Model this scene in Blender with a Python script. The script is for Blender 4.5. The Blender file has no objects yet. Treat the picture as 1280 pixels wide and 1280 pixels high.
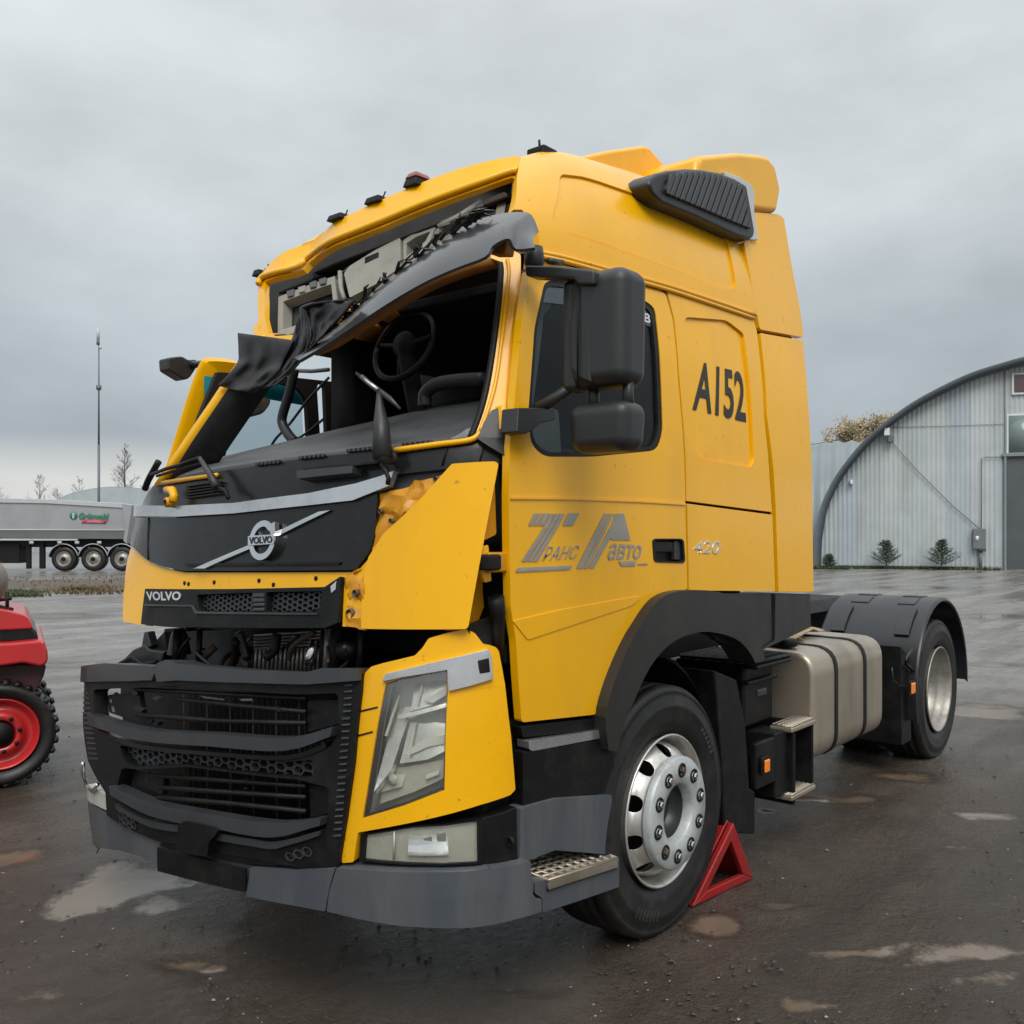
import bpy, bmesh, math, random
import numpy as np
from mathutils import Vector, Matrix, noise

# ------------------------------------------------------------------ camera
# World axes: X runs rearward along the truck, Y across it (0 = driver's side, 2.48 = far side), Z up.
SC = bpy.context.scene
COL = SC.collection
FPX, CX, HOR = 1165.0, 640.0, 668.0            # focal length / horizon of the photo in its 1280 px frame
_n = math.hypot(.641, .766)
RT = Vector((.641/_n, -.766/_n, 0)); FW = Vector((.766/_n, .641/_n, 0))
CAM = Vector((-1.89, -1.926, 1.58))
cd = bpy.data.cameras.new('camera'); cam = bpy.data.objects.new('camera', cd); COL.objects.link(cam)
cd.sensor_width = 36; cd.lens = 36*FPX/1280; cd.shift_y = (HOR-640)/1280
cd.clip_start = .05; cd.clip_end = 3000
cam.matrix_world = Matrix(((RT.x, 0, -FW.x, CAM.x), (RT.y, 0, -FW.y, CAM.y), (0, 1, 0, CAM.z), (0, 0, 0, 1)))
SC.camera = cam
SC.view_settings.view_transform = 'Standard'; SC.view_settings.look = 'None'
SC.view_settings.gamma = 1; SC.view_settings.use_curve_mapping = False
SC.view_settings.exposure = 0.48

# ------------------------------------------------------------------ overcast sky
SUN_EL, SUN_AZ = math.radians(48), math.radians(225)     # azimuth measured from +X towards +Y
W = bpy.data.worlds.new('World'); SC.world = W; W.use_nodes = True
nt = W.node_tree; nt.nodes.clear()
def N(t, kind, **kw):
    n = t.nodes.new(kind)
    for k, v in kw.items():
        if k in n.inputs.keys() if hasattr(n.inputs, 'keys') else False: n.inputs[k].default_value = v
        else: setattr(n, k, v)
    return n
sky = nt.nodes.new('ShaderNodeTexSky'); sky.sky_type = 'NISHITA'; sky.sun_disc = False
sky.sun_elevation = SUN_EL; sky.sun_rotation = math.pi/2 - SUN_AZ; sky.dust_density = 4
bg1 = nt.nodes.new('ShaderNodeBackground'); bg1.inputs[1].default_value = .08
nt.links.new(sky.outputs[0], bg1.inputs[0])
tc = nt.nodes.new('ShaderNodeTexCoord'); sep = nt.nodes.new('ShaderNodeSeparateXYZ')
nt.links.new(tc.outputs['Generated'], sep.inputs[0])
mp = nt.nodes.new('ShaderNodeMapping'); mp.inputs['Scale'].default_value = (1.5, 1.5, 3.2); mp.inputs['Location'].default_value = (.55, .2, .4)
nt.links.new(tc.outputs['Generated'], mp.inputs[0])
nz = nt.nodes.new('ShaderNodeTexNoise'); nz.inputs['Scale'].default_value = 1.5; nz.inputs['Detail'].default_value = 6; nz.inputs['Roughness'].default_value = .52
nt.links.new(mp.outputs[0], nz.inputs['Vector'])
# cloud noise shifts the layer boundaries a little and modulates brightness
mm = nt.nodes.new('ShaderNodeMath'); mm.operation = 'MULTIPLY_ADD'; mm.inputs[1].default_value = .09; mm.inputs[2].default_value = -.045
nt.links.new(nz.outputs['Fac'], mm.inputs[0])
ad = nt.nodes.new('ShaderNodeMath'); ad.operation = 'ADD'
nt.links.new(sep.outputs['Z'], ad.inputs[0]); nt.links.new(mm.outputs[0], ad.inputs[1])
rp = nt.nodes.new('ShaderNodeValToRGB'); nt.links.new(ad.outputs[0], rp.inputs[0])
el = rp.color_ramp.elements
stops = [(0.0, (.58, .58, .56)), (.05, (.55, .555, .545)), (.095, (.298, .335, .364)), (.20, (.352, .392, .415)), (.33, (.465, .50, .515)), (.5, (.50, .53, .54)), (1.0, (1.10, 1.15, 1.18))]
el[0].position, el[0].color = stops[0][0], (*stops[0][1], 1)
el[1].position, el[1].color = stops[-1][0], (*stops[-1][1], 1)
for p, c in stops[1:-1]:
    e = el.new(p); e.color = (*c, 1)
m2 = nt.nodes.new('ShaderNodeMapRange'); m2.inputs[1].default_value = .3; m2.inputs[2].default_value = .7; m2.inputs[3].default_value = .80; m2.inputs[4].default_value = 1.24
nt.links.new(nz.outputs['Fac'], m2.inputs[0])
mx = nt.nodes.new('ShaderNodeVectorMath'); mx.operation = 'SCALE'
nt.links.new(rp.outputs[0], mx.inputs[0]); nt.links.new(m2.outputs[0], mx.inputs['Scale'])
bg2 = nt.nodes.new('ShaderNodeBackground'); bg2.inputs[1].default_value = 1.0
nt.links.new(mx.outputs[0], bg2.inputs[0])
ms = nt.nodes.new('ShaderNodeMixShader'); ms.inputs[0].default_value = .93
nt.links.new(bg1.outputs[0], ms.inputs[1]); nt.links.new(bg2.outputs[0], ms.inputs[2])
wo = nt.nodes.new('ShaderNodeOutputWorld'); nt.links.new(ms.outputs[0], wo.inputs[0])
sl = bpy.data.lights.new('sun', 'SUN'); sl.energy = 1.4; sl.angle = math.radians(35); sl.color = (1, .97, .92)
so = bpy.data.objects.new('sun', sl); COL.objects.link(so)
sd_ = Vector((math.cos(SUN_EL)*math.cos(SUN_AZ), math.cos(SUN_EL)*math.sin(SUN_AZ), math.sin(SUN_EL)))
so.rotation_euler = sd_.to_track_quat('Z', 'Y').to_euler(); so.location = (-3, -6, 9)

# ------------------------------------------------------------------ pixel -> place helpers
def ray(px, py):
    return RT*((px-CX)/FPX) + Vector((0, 0, (HOR-py)/FPX)) + FW
def onX(px, py, x): r = ray(px, py); return CAM + r*((x-CAM.x)/r.x)
def onY(px, py, y): r = ray(px, py); return CAM + r*((y-CAM.y)/r.y)
def onZ(px, py, z): r = ray(px, py); return CAM + r*((z-CAM.z)/r.z)
def atD(px, py, d): return CAM + ray(px, py)*d
def proj(p):
    v = p-CAM; d = v.dot(FW)
    return (CX+FPX*v.dot(RT)/d, HOR-FPX*v.z/d)

# ------------------------------------------------------------------ materials
MATS = {}
def mat(name, col, rough=.5, metal=0., var=.12, vscale=6., bump=0., bscale=60., coat=0., dirt=None, dirt_amt=0., dirt_scale=3., spec=.5, rvar=.1, streak=False, speck=None):
    m = bpy.data.materials.new(name); m.use_nodes = True; t = m.node_tree
    b = t.nodes['Principled BSDF']; L = t.links.new
    co = t.nodes.new('ShaderNodeTexCoord'); out = co.outputs['Object']
    if streak:
        mpn = t.nodes.new('ShaderNodeMapping'); mpn.inputs['Scale'].default_value = (1, 1, .16); L(out, mpn.inputs[0]); out2 = mpn.outputs[0]
    else: out2 = out
    n1 = t.nodes.new('ShaderNodeTexNoise'); n1.inputs['Scale'].default_value = vscale; n1.inputs['Detail'].default_value = 6; n1.inputs['Roughness'].default_value = .62
    L(out, n1.inputs['Vector'])
    mr = t.nodes.new('ShaderNodeMapRange'); mr.inputs[1].default_value = .25; mr.inputs[2].default_value = .75; mr.inputs[3].default_value = 1-var; mr.inputs[4].default_value = 1+var
    L(n1.outputs['Fac'], mr.inputs[0])
    sc = t.nodes.new('ShaderNodeVectorMath'); sc.operation = 'SCALE'; sc.inputs[0].default_value = col[:3]; L(mr.outputs[0], sc.inputs['Scale'])
    cout = sc.outputs[0]
    if dirt:
        n2 = t.nodes.new('ShaderNodeTexNoise'); n2.inputs['Scale'].default_value = dirt_scale; n2.inputs['Detail'].default_value = 8; n2.inputs['Roughness'].default_value = .7
        L(out2, n2.inputs['Vector'])
        r2 = t.nodes.new('ShaderNodeMapRange'); r2.inputs[1].default_value = .48; r2.inputs[2].default_value = .72; r2.inputs[3].default_value = 0; r2.inputs[4].default_value = dirt_amt
        L(n2.outputs['Fac'], r2.inputs[0])
        mxn = t.nodes.new('ShaderNodeMix'); mxn.data_type = 'RGBA'; L(r2.outputs[0], mxn.inputs[0]); L(cout, mxn.inputs[6]); mxn.inputs[7].default_value = (*dirt, 1)
        cout = mxn.outputs[2]
    if speck:
        n4 = t.nodes.new('ShaderNodeTexNoise'); n4.inputs['Scale'].default_value = 34; n4.inputs['Detail'].default_value = 3; L(out, n4.inputs['Vector'])
        r4 = t.nodes.new('ShaderNodeMapRange'); r4.inputs[1].default_value = .70; r4.inputs[2].default_value = .76; r4.inputs[3].default_value = 0; r4.inputs[4].default_value = .55; L(n4.outputs['Fac'], r4.inputs[0])
        m4 = t.nodes.new('ShaderNodeMix'); m4.data_type = 'RGBA'; L(r4.outputs[0], m4.inputs[0]); L(cout, m4.inputs[6]); m4.inputs[7].default_value = (*speck, 1); cout = m4.outputs[2]
    L(cout, b.inputs['Base Color'])
    rr = t.nodes.new('ShaderNodeMapRange'); rr.inputs[1].default_value = .3; rr.inputs[2].default_value = .7; rr.inputs[3].default_value = max(.02, rough-rvar); rr.inputs[4].default_value = min(1, rough+rvar)
    L(n1.outputs['Fac'], rr.inputs[0]); L(rr.outputs[0], b.inputs['Roughness'])
    b.inputs['Metallic'].default_value = metal; b.inputs['Specular IOR Level'].default_value = spec
    if coat: b.inputs['Coat Weight'].default_value = coat; b.inputs['Coat Roughness'].default_value = .12
    if bump:
        n3 = t.nodes.new('ShaderNodeTexNoise'); n3.inputs['Scale'].default_value = bscale; n3.inputs['Detail'].default_value = 4; L(out, n3.inputs['Vector'])
        bp = t.nodes.new('ShaderNodeBump'); bp.inputs['Strength'].default_value = bump; bp.inputs['Distance'].default_value = .01
        L(n3.outputs['Fac'], bp.inputs['Height']); L(bp.outputs[0], b.inputs['Normal'])
    MATS[name] = m; return m
def glass(name, tint, gloss=.08, rough=.02, gcol=(.9, .95, 1)):
    m = bpy.data.materials.new(name); m.use_nodes = True; t = m.node_tree; t.nodes.clear(); L = t.links.new
    o = t.nodes.new('ShaderNodeOutputMaterial'); tr = t.nodes.new('ShaderNodeBsdfTransparent'); tr.inputs[0].default_value = (*tint, 1)
    gl = t.nodes.new('ShaderNodeBsdfGlossy'); gl.inputs['Roughness'].default_value = rough; gl.inputs[0].default_value = (*gcol, 1)
    fr = t.nodes.new('ShaderNodeLayerWeight'); pw = t.nodes.new('ShaderNodeMath'); pw.operation = 'POWER'; pw.inputs[1].default_value = 5; L(fr.outputs['Facing'], pw.inputs[0])
    ad = t.nodes.new('ShaderNodeMath'); ad.operation = 'MULTIPLY_ADD'; ad.inputs[1].default_value = .95; ad.inputs[2].default_value = .04+gloss; ad.use_clamp = True; L(pw.outputs[0], ad.inputs[0])
    mx = t.nodes.new('ShaderNodeMixShader'); L(ad.outputs[0], mx.inputs[0]); L(tr.outputs[0], mx.inputs[1]); L(gl.outputs[0], mx.inputs[2]); L(mx.outputs[0], o.inputs[0])
    MATS[name] = m; return m
YEL = mat('yellow_paint', (.88, .44, .001), .27, var=.035, vscale=1.6, coat=.25, spec=.35, dirt=(.50, .26, .03), dirt_amt=.22, dirt_scale=2.2, rvar=.06, streak=True, speck=(.16, .10, .03))
YELIN = mat('yellow_inner_metal', (.62, .27, .008), .42, var=.18, vscale=9, dirt=(.10, .06, .03), dirt_amt=.75, dirt_scale=9, bump=.25, bscale=25)
BLK = mat('black_plastic', (.005, .0052, .0058), .5, var=.3, vscale=8, bump=.12, bscale=180, dirt=(.03, .028, .025), dirt_amt=.5, dirt_scale=7, spec=.26)
BLKG = mat('black_gloss_plastic', (.007, .0075, .0085), .26, var=.2, vscale=4, dirt=(.025, .024, .022), dirt_amt=.4, dirt_scale=4, spec=.42)
BLKR = mat('mirror_plastic', (.024, .025, .0265), .40, var=.15, vscale=5, bump=.06, bscale=400, dirt=(.03, .028, .026), dirt_amt=.3)
ARCH = mat('wheel_arch_plastic', (.016, .0155, .015), .45, var=.2, vscale=5, dirt=(.04, .036, .032), dirt_amt=.45, dirt_scale=4, bump=.05, bscale=300)
GRY = mat('grey_bumper_plastic', (.072, .082, .095), .36, var=.1, vscale=5, dirt=(.17, .165, .155), dirt_amt=.45, dirt_scale=4, bump=.04, bscale=350, streak=True)
GRY2 = mat('grey_grille_plastic', (.034, .038, .043), .36, var=.12, vscale=7, dirt=(.06, .056, .052), dirt_amt=.4, dirt_scale=8)
RUB = mat('tyre_rubber', (.0065, .0065, .007), .5, var=.3, vscale=7, dirt=(.045, .04, .034), dirt_amt=.55, dirt_scale=6, bump=.12, bscale=120)
RUBW = mat('worn_tyre_lettering', (.035, .034, .032), .65, var=.3)
SIL = mat('silver_trim', (.62, .64, .66), .3, metal=.85, var=.08, vscale=5, dirt=(.2, .19, .18), dirt_amt=.35, dirt_scale=6)
CHR = mat('chrome', (.75, .76, .77), .16, metal=1, var=.06, dirt=(.25, .24, .22), dirt_amt=.3)
ALU = mat('aluminium_tank', (.40, .345, .275), .36, metal=.6, var=.08, vscale=3, dirt=(.17, .14, .10), dirt_amt=.75, dirt_scale=2.5, streak=True, spec=.4)
RIM = mat('rim_aluminium', (.72, .70, .66), .36, metal=.75, var=.1, vscale=7, dirt=(.14, .10, .07), dirt_amt=.6, dirt_scale=7)
RIM2 = mat('dull_rear_rim', (.40, .38, .35), .48, metal=.6, var=.15, vscale=7, dirt=(.07, .05, .035), dirt_amt=.85, dirt_scale=4)
PLATEM = mat('hub_trim_paint', (.46, .49, .49), .42, metal=.2, var=.08, vscale=9, dirt=(.12, .10, .08), dirt_amt=.5, dirt_scale=14)
RUST = mat('rusty_steel', (.10, .07, .05), .6, metal=.4, var=.3, vscale=9)
DRK = mat('dark_chassis', (.006, .006, .006), .6, var=.4, vscale=8, dirt=(.022, .019, .016), dirt_amt=.6, dirt_scale=6, spec=.3)
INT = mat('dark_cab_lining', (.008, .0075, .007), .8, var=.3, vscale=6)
DASH = mat('dashboard_plastic', (.085, .090, .097), .46, var=.15, vscale=8, bump=.08, bscale=260, dirt=(.12, .115, .105), dirt_amt=.4)
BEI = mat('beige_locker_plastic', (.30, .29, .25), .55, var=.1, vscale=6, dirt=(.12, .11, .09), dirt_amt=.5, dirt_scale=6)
CLO = mat('black_cloth', (.009, .009, .010), .5, var=.25, vscale=9, bump=.15, bscale=200)
VIS = mat('visor_plastic', (.042, .044, .048), .27, var=.08, vscale=4, coat=.5, dirt=(.05, .05, .05), dirt_amt=.3, dirt_scale=7)
DEC = mat('grey_decal', (.30, .29, .27), .5, var=.15, vscale=20, dirt=(.4, .22, .03), dirt_amt=.25, dirt_scale=20)
DECB = mat('black_decal', (.014, .013, .012), .5, var=.3)
ORA = mat('orange_lens', (.95, .24, .015), .25, var=.08, coat=.5)
REDL = mat('red_lens', (.22, .02, .02), .3, var=.2, coat=.4)
RED = mat('red_paint', (.30, .011, .012), .4, var=.2, vscale=9, dirt=(.05, .022, .018), dirt_amt=.9, dirt_scale=9, bump=.15, bscale=40)
REDF = mat('red_forklift_paint', (.50, .020, .022), .32, var=.08, vscale=3, coat=.4, dirt=(.25, .05, .04), dirt_amt=.4, dirt_scale=5)
LENSB = mat('lamp_reflector', (.86, .86, .84), .2, metal=.9, var=.15, vscale=14)
LENSD = mat('lamp_housing', (.42, .42, .40), .4, metal=.3, var=.2)
FOGD = mat('fog_lens_ribbed', (.58, .57, .52), .22, metal=.0, var=.12, vscale=25)
WHT = mat('white_primer', (.55, .56, .57), .5, var=.08)
TEAL = mat('teal_sun_strip', (.03, .28, .34), .35, var=.15)
BROWN = mat('brown_mirror_back', (.13, .10, .08), .6, var=.3, vscale=14)
ORIN = mat('orange_header_trim', (.36, .14, .02), .5, var=.25, vscale=10)
GLS = glass('tinted_glass', (.72, .75, .75), -.01, .02, (.55, .58, .6))
GLC = glass('lamp_glass', (.93, .93, .90), .09, .16)
GLX = glass('far_window_glass', (.80, .86, .88), .03)
LWH = mat('lamp_white', (.72, .72, .70), .2, var=.05)
MUDG = mat('mudguard_plastic', (.016, .018, .021), .33, var=.15, vscale=5, dirt=(.04, .038, .035), dirt_amt=.4)
FIN = mat('cooler_fins', (.28, .27, .25), .45, metal=.6, var=.25, vscale=30)

# ------------------------------------------------------------------ mesh helpers
def link(name, me, m, parent=None, smooth=True, bevel=0, seg=2, solid=0, wn=True):
    me.materials.append(m)
    o = bpy.data.objects.new(name, me); COL.objects.link(o)
    if parent is not None:
        o.parent = parent
        if parent.type == 'EMPTY': o.location = -parent.location if parent.rotation_euler.z == 0 and parent.get('wl') else (0, 0, 0)
    if smooth: me.polygons.foreach_set('use_smooth', [True]*len(me.polygons))
    if solid:
        s = o.modifiers.new('solid', 'SOLIDIFY'); s.thickness = solid; s.offset = -1; s.use_even_offset = False
    if bevel:
        b = o.modifiers.new('bevel', 'BEVEL'); b.width = bevel; b.segments = seg; b.limit_method = 'ANGLE'; b.angle_limit = math.radians(38)
        b.use_clamp_overlap = True
    if smooth and wn and (bevel or solid):
        w = o.modifiers.new('wn', 'WEIGHTED_NORMAL'); w.keep_sharp = False; w.weight = 80
    return o
def empty(name, loc, wl=True, rz=0):
    o = bpy.data.objects.new(name, None); COL.objects.link(o); o.location = loc; o.rotation_euler.z = rz
    o.empty_display_size = .2
    if wl: o['wl'] = 1          # children are written in world coordinates
    return o
def tag(o, label, cat, group=None, kind=None):
    if label: o['label'] = label
    if cat: o['category'] = cat
    if group: o['group'] = group
    if kind: o['kind'] = kind
    return o
class MB:
    def __init__(s): s.v = []; s.f = []
    def add(s, vs, fs):
        k = len(s.v); s.v += [tuple(v) for v in vs]; s.f += [tuple(i+k for i in f) for f in fs]
        return s
    def box(s, lo, hi, taper=0):
        x0, y0, z0 = lo; x1, y1, z1 = hi
        return s.add([(x0, y0, z0), (x1, y0, z0), (x1, y1, z0), (x0, y1, z0), (x0+taper, y0+taper, z1), (x1-taper, y0+taper, z1), (x1-taper, y1-taper, z1), (x0+taper, y1-taper, z1)],
              [(3, 2, 1, 0), (4, 5, 6, 7), (0, 1, 5, 4), (1, 2, 6, 5), (2, 3, 7, 6), (3, 0, 4, 7)])
    def tube(s, pts, r, n=8, cap=True):
        pts = [Vector(p) for p in pts]; rs = r if isinstance(r, (list, tuple)) else [r]*len(pts)
        k = len(s.v); up = Vector((0, 0, 1)); prev = None
        for i, p in enumerate(pts):
            d = (pts[min(i+1, len(pts)-1)]-pts[max(i-1, 0)])
            if d.length < 1e-9: d = Vector((0, 0, 1))
            d.normalize()
            a = prev if prev is not None else (up if abs(d.z) < .95 else Vector((1, 0, 0)))
            a = (a-d*a.dot(d)); a = a.normalized() if a.length > 1e-6 else d.orthogonal().normalized()
            prev = a; b = d.cross(a)
            for j in range(n):
                t = 2*math.pi*j/n; s.v.append(tuple(p+(a*math.cos(t)+b*math.sin(t))*rs[i]))
        for i in range(len(pts)-1):
            for j in range(n):
                a0 = k+i*n+j; a1 = k+i*n+(j+1) % n; s.f.append((a0, a1, a1+n, a0+n))
        if cap:
            s.f.append(tuple(k+j for j in reversed(range(n)))); e = k+(len(pts)-1)*n; s.f.append(tuple(e+j for j in range(n)))
        return s
    def lathe(s, prof, c, axis='Y', n=48, a0=0, a1=2*math.pi):
        # prof: (radius, offset along axis)
        k = len(s.v); closed = abs(a1-a0-2*math.pi) < 1e-6; m = n if closed else n+1
        for r, h in prof:
            for j in range(m):
                t = a0+(a1-a0)*j/n
                if axis == 'Y': s.v.append((c[0]+r*math.cos(t), c[1]+h, c[2]+r*math.sin(t)))
                elif axis == 'Z': s.v.append((c[0]+r*math.cos(t), c[1]+r*math.sin(t), c[2]+h))
                else: s.v.append((c[0]+h, c[1]+r*math.cos(t), c[2]+r*math.sin(t)))
        for i in range(len(prof)-1):
            for j in range(n):
                j2 = (j+1) % m
                s.f.append((k+i*m+j, k+(i+1)*m+j, k+(i+1)*m+j2, k+i*m+j2))
        return s
    def grid(s, rows):
        k = len(s.v); m = len(rows[0])
        for r in rows: s.v += [tuple(p) for p in r]
        for i in range(len(rows)-1):
            for j in range(m-1): s.f.append((k+i*m+j, k+i*m+j+1, k+(i+1)*m+j+1, k+(i+1)*m+j))
        return s
    def prism(s, poly, d):
        # poly: list of 3D points, extruded by vector d
        k = len(s.v); n = len(poly); d = Vector(d)
        s.v += [tuple(p) for p in poly] + [tuple(Vector(p)+d) for p in poly]
        s.f.append(tuple(k+i for i in range(n))); s.f.append(tuple(k+n+i for i in reversed(range(n))))
        for i in range(n): s.f.append((k+(i+1) % n, k+i, k+n+i, k+n+(i+1) % n))
        return s
    def mesh(s, name='mesh', fix=True):
        me = bpy.data.meshes.new(name); me.from_pydata(s.v, [], s.f); me.update()
        if fix:
            bm = bmesh.new(); bm.from_mesh(me); bmesh.ops.recalc_face_normals(bm, faces=bm.faces); bm.to_mesh(me); bm.free()
        return me
    def obj(s, name, m, parent=None, fix=True, **kw): return link(name, s.mesh(name, fix), m, parent, **kw)

def rnd(pts, r, seg=4, skip=()):
    """round the corners of a polygon"""
    out = []; n = len(pts)
    for i in range(n):
        p = Vector(pts[i]).to_2d(); a = Vector(pts[i-1]).to_2d(); b = Vector(pts[(i+1) % n]).to_2d()
        if i in skip or r <= 0: out.append(tuple(p)); continue
        da = min(r, (a-p).length*.45); db = min(r, (b-p).length*.45)
        pa = p+(a-p).normalized()*da; pb = p+(b-p).normalized()*db
        for k in range(seg+1):
            t = k/seg; q = pa*(1-t)**2+p*2*t*(1-t)+pb*t*t; out.append((q.x, q.y))
    return out
def spl(pts, per=6):
    """Catmull-Rom through 2D/3D points"""
    P = [Vector(p) for p in pts]; out = []
    for i in range(len(P)-1):
        a = P[max(i-1, 0)]; b = P[i]; c = P[i+1]; d = P[min(i+2, len(P)-1)]
        for k in range(per):
            t = k/per
            out.append(.5*((2*b)+(c-a)*t+(2*a-5*b+4*c-d)*t*t+(3*b-a-3*c+d)*t**3))
    out.append(P[-1]); return out

# parametric body surfaces -------------------------------------------------
def ppl(x, tab):
    if x <= tab[0][0]: return tab[0][1]
    for (a, fa), (b, fb) in zip(tab, tab[1:]):
        if x <= b:
            t = (x-a)/(b-a); return fa+(fb-fa)*t
    return tab[-1][1]
class Surf:
    def __init__(s, f, u, w, nu=70, nw=40, off=0.):
        s.f = f; s.rng = (u, w)
        s.tab = []
        for i in range(nu+1):
            for j in range(nw+1):
                a = u[0]+(u[1]-u[0])*i/nu; b = w[0]+(w[1]-w[0])*j/nw
                p = f(a, b); n = s.normal(a, b)
                if n.dot(p-CAM) < 0.02: s.tab.append((a, b, *proj(p)))
        s.arr = np.array(s.tab)
    def normal(s, a, b, e=.004):
        du = s.f(a+e, b)-s.f(a-e, b); dw = s.f(a, b+e)-s.f(a, b-e)
        n = du.cross(dw)
        return n.normalized() if n.length > 1e-12 else Vector((-1, 0, 0))
    def inv(s, px, py):
        d = (s.arr[:, 2]-px)**2+(s.arr[:, 3]-py)**2; i = int(np.argmin(d)); a, b = float(s.arr[i, 0]), float(s.arr[i, 1])
        for _ in range(12):
            x, y = proj(s.f(a, b)); e = 1e-3
            xa, ya = proj(s.f(a+e, b)); xb, yb = proj(s.f(a, b+e))
            J = np.array([[(xa-x)/e, (xb-x)/e], [(ya-y)/e, (yb-y)/e]])
            try: st = np.linalg.solve(J, np.array([px-x, py-y]))
            except Exception: break
            l = float(np.hypot(*st))
            if l > .15: st = st*(.15/l)
            a += float(st[0]); b += float(st[1])
            if l < 1e-5: break
        return a, b
    def pt(s, px, py, off=0.):
        a, b = s.inv(px, py); return s.f(a, b)+s.normal(a, b)*off
def sheet(name, loops, S, m, parent, off=0., thick=.018, step=.09, bevel=.005, pix=True, seg=2, jit=None, smooth=True):
    """a solid panel lying on surface S, bounded by loops (outer first, then holes)"""
    bm = bmesh.new(); es = []
    for lp in loops:
        q = [S.inv(*p) for p in lp] if pix else lp
        vs = [bm.verts.new((a, b, 0)) for a, b in q]
        es += [bm.edges.new((vs[i], vs[(i+1) % len(vs)])) for i in range(len(vs))]
    bmesh.ops.triangle_fill(bm, use_beauty=True, use_dissolve=False, edges=es, normal=(0, 0, 1))
    us = [v.co.x for v in bm.verts]; ws = [v.co.y for v in bm.verts]
    gl = [set(), set()]
    for ax, vals in ((0, us), (1, ws)):
        lo, hi = min(vals), max(vals); k = math.floor(lo/step)+1
        while k*step < hi-1e-6:
            c = Vector((0, 0, 0)); c[ax] = k*step; nn = Vector((0, 0, 0)); nn[ax] = 1
            bmesh.ops.bisect_plane(bm, geom=bm.verts[:]+bm.edges[:]+bm.faces[:], dist=1e-6, plane_co=c, plane_no=nn)
            k += 1
    dis = []
    for e in bm.edges:
        if len(e.link_faces) != 2: continue
        a, b = e.verts[0].co, e.verts[1].co
        ong = False
        for ax in (0, 1):
            if abs(a[ax]-b[ax]) < 1e-5 and abs(a[ax]/step-round(a[ax]/step)) < 1e-3: ong = True
        if not ong: dis.append(e)
    if dis and len(loops) == 1: bmesh.ops.dissolve_edges(bm, edges=dis, use_verts=False, use_face_split=False)
    bm.normal_update()
    fl = [f for f in bm.faces if f.normal.z < 0]
    if fl: bmesh.ops.reverse_faces(bm, faces=fl)
    for v in bm.verts:
        a, b = v.co.x, v.co.y; nrm = S.normal(a, b); o = off(a, b) if callable(off) else off
        p = S.f(a, b)+nrm*o
        if jit: p += jit(p)
        v.co = p
    bm.normal_update()
    me = bpy.data.meshes.new(name); bm.to_mesh(me); bm.free()
    return link(name, me, m, parent, solid=thick, bevel=bevel, seg=seg, smooth=smooth)

# ================================================================== body surfaces of the truck
XF = [(.1, .05), (.30, .02), (.55, .0), (1.0, .02), (1.35, .06), (1.85, .13), (2.62, .43), (3.1, .64), (3.5, .8)]
YN = [(0, 0.), (1.9, 0.), (2.62, .09), (3.0, .18), (3.3, .3)]
YFR = [(0, 2.48), (1.75, 2.48), (2.1, 2.44), (2.62, 2.34), (3.0, 2.26), (3.3, 2.2)]
def _plan():
    pts = []
    a = .42; p = 3.0
    for i in range(-300, 301):
        t = math.sin(i/300*math.pi/2)
        x = a*(1-max(0, 1-abs(t)**p)**(1/p))+.05*t*t
        pts.append((t, x))
    pts = [(-1, 1.9)]+pts+[(1, 1.9)]
    s = [0.]
    for (t0, x0), (t1, x1) in zip(pts, pts[1:]): s.append(s[-1]+math.hypot((t1-t0)*1.24, x1-x0))
    s = np.array(s); s -= s[-1]/2
    T = np.array([q[0] for q in pts]); X = np.array([q[1] for q in pts])
    return s, T, X
PS, PT_, PX_ = _plan()
def sm(x, tab, e=.06):                       # softened piecewise line
    return (ppl(x-e, tab)+2*ppl(x, tab)+ppl(x+e, tab))/4
def sst(q): q = max(0, min(1, q)); return q*q*(3-2*q)
def f_front(s, z):
    t = float(np.interp(s, PS, PT_)); x = float(np.interp(s, PS, PX_))
    yn, yf = sm(z, YN), sm(z, YFR)
    if t < 0:                                             # far side: rounder above the bumper, where the cab was pushed in
        k = sst((z-1.15)/.5); a_ = abs(t); x += k*(.15*a_*a_+.42*(1-max(0, 1-a_**2.2)**(1/2.2))-.05*a_*a_-.42*(1-max(0, 1-a_**3)**(1/3)))
    x += .05*sst((z-1.85)/.75)*sst((.35-t)/1.35)          # far upper corner driven rearward by the crash
    return Vector((x+sm(z, XF), (yn+yf)/2-t*(yf-yn)/2, z))
YS = [(0, .03), (.9, .0), (1.9, 0.), (2.3, .035), (2.62, .09), (3.0, .15), (3.6, .22)]
def f_side(x, z): return Vector((x, sm(z, YS, .1), z))
ZT = [(.5, 2.87), (.72, 2.985), (1.07, 3.125), (1.75, 3.22), (2.5, 3.27)]
def f_roof(x, a):
    zt = sm(x, ZT, .1)
    if a <= math.pi/2:
        q = max(a, -.2); return Vector((x, .09+.06*math.sin(q)+.22*(1-math.cos(q)), 2.62+(zt-2.62)*math.sin(q)))
    b = a-math.pi/2
    return Vector((x, .37+b, zt+.02*math.sin(min(b, 1.6)/1.6*math.pi)))
FR = Surf(f_front, (-1.75, 1.9), (.1, 3.1), 150, 60)
SD = Surf(f_side, (.2, 3.6), (.15, 3.6), 60, 50)
RF = Surf(f_roof, (.5, 2.6), (-.1, math.pi/2+.2), 50, 40)

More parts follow.
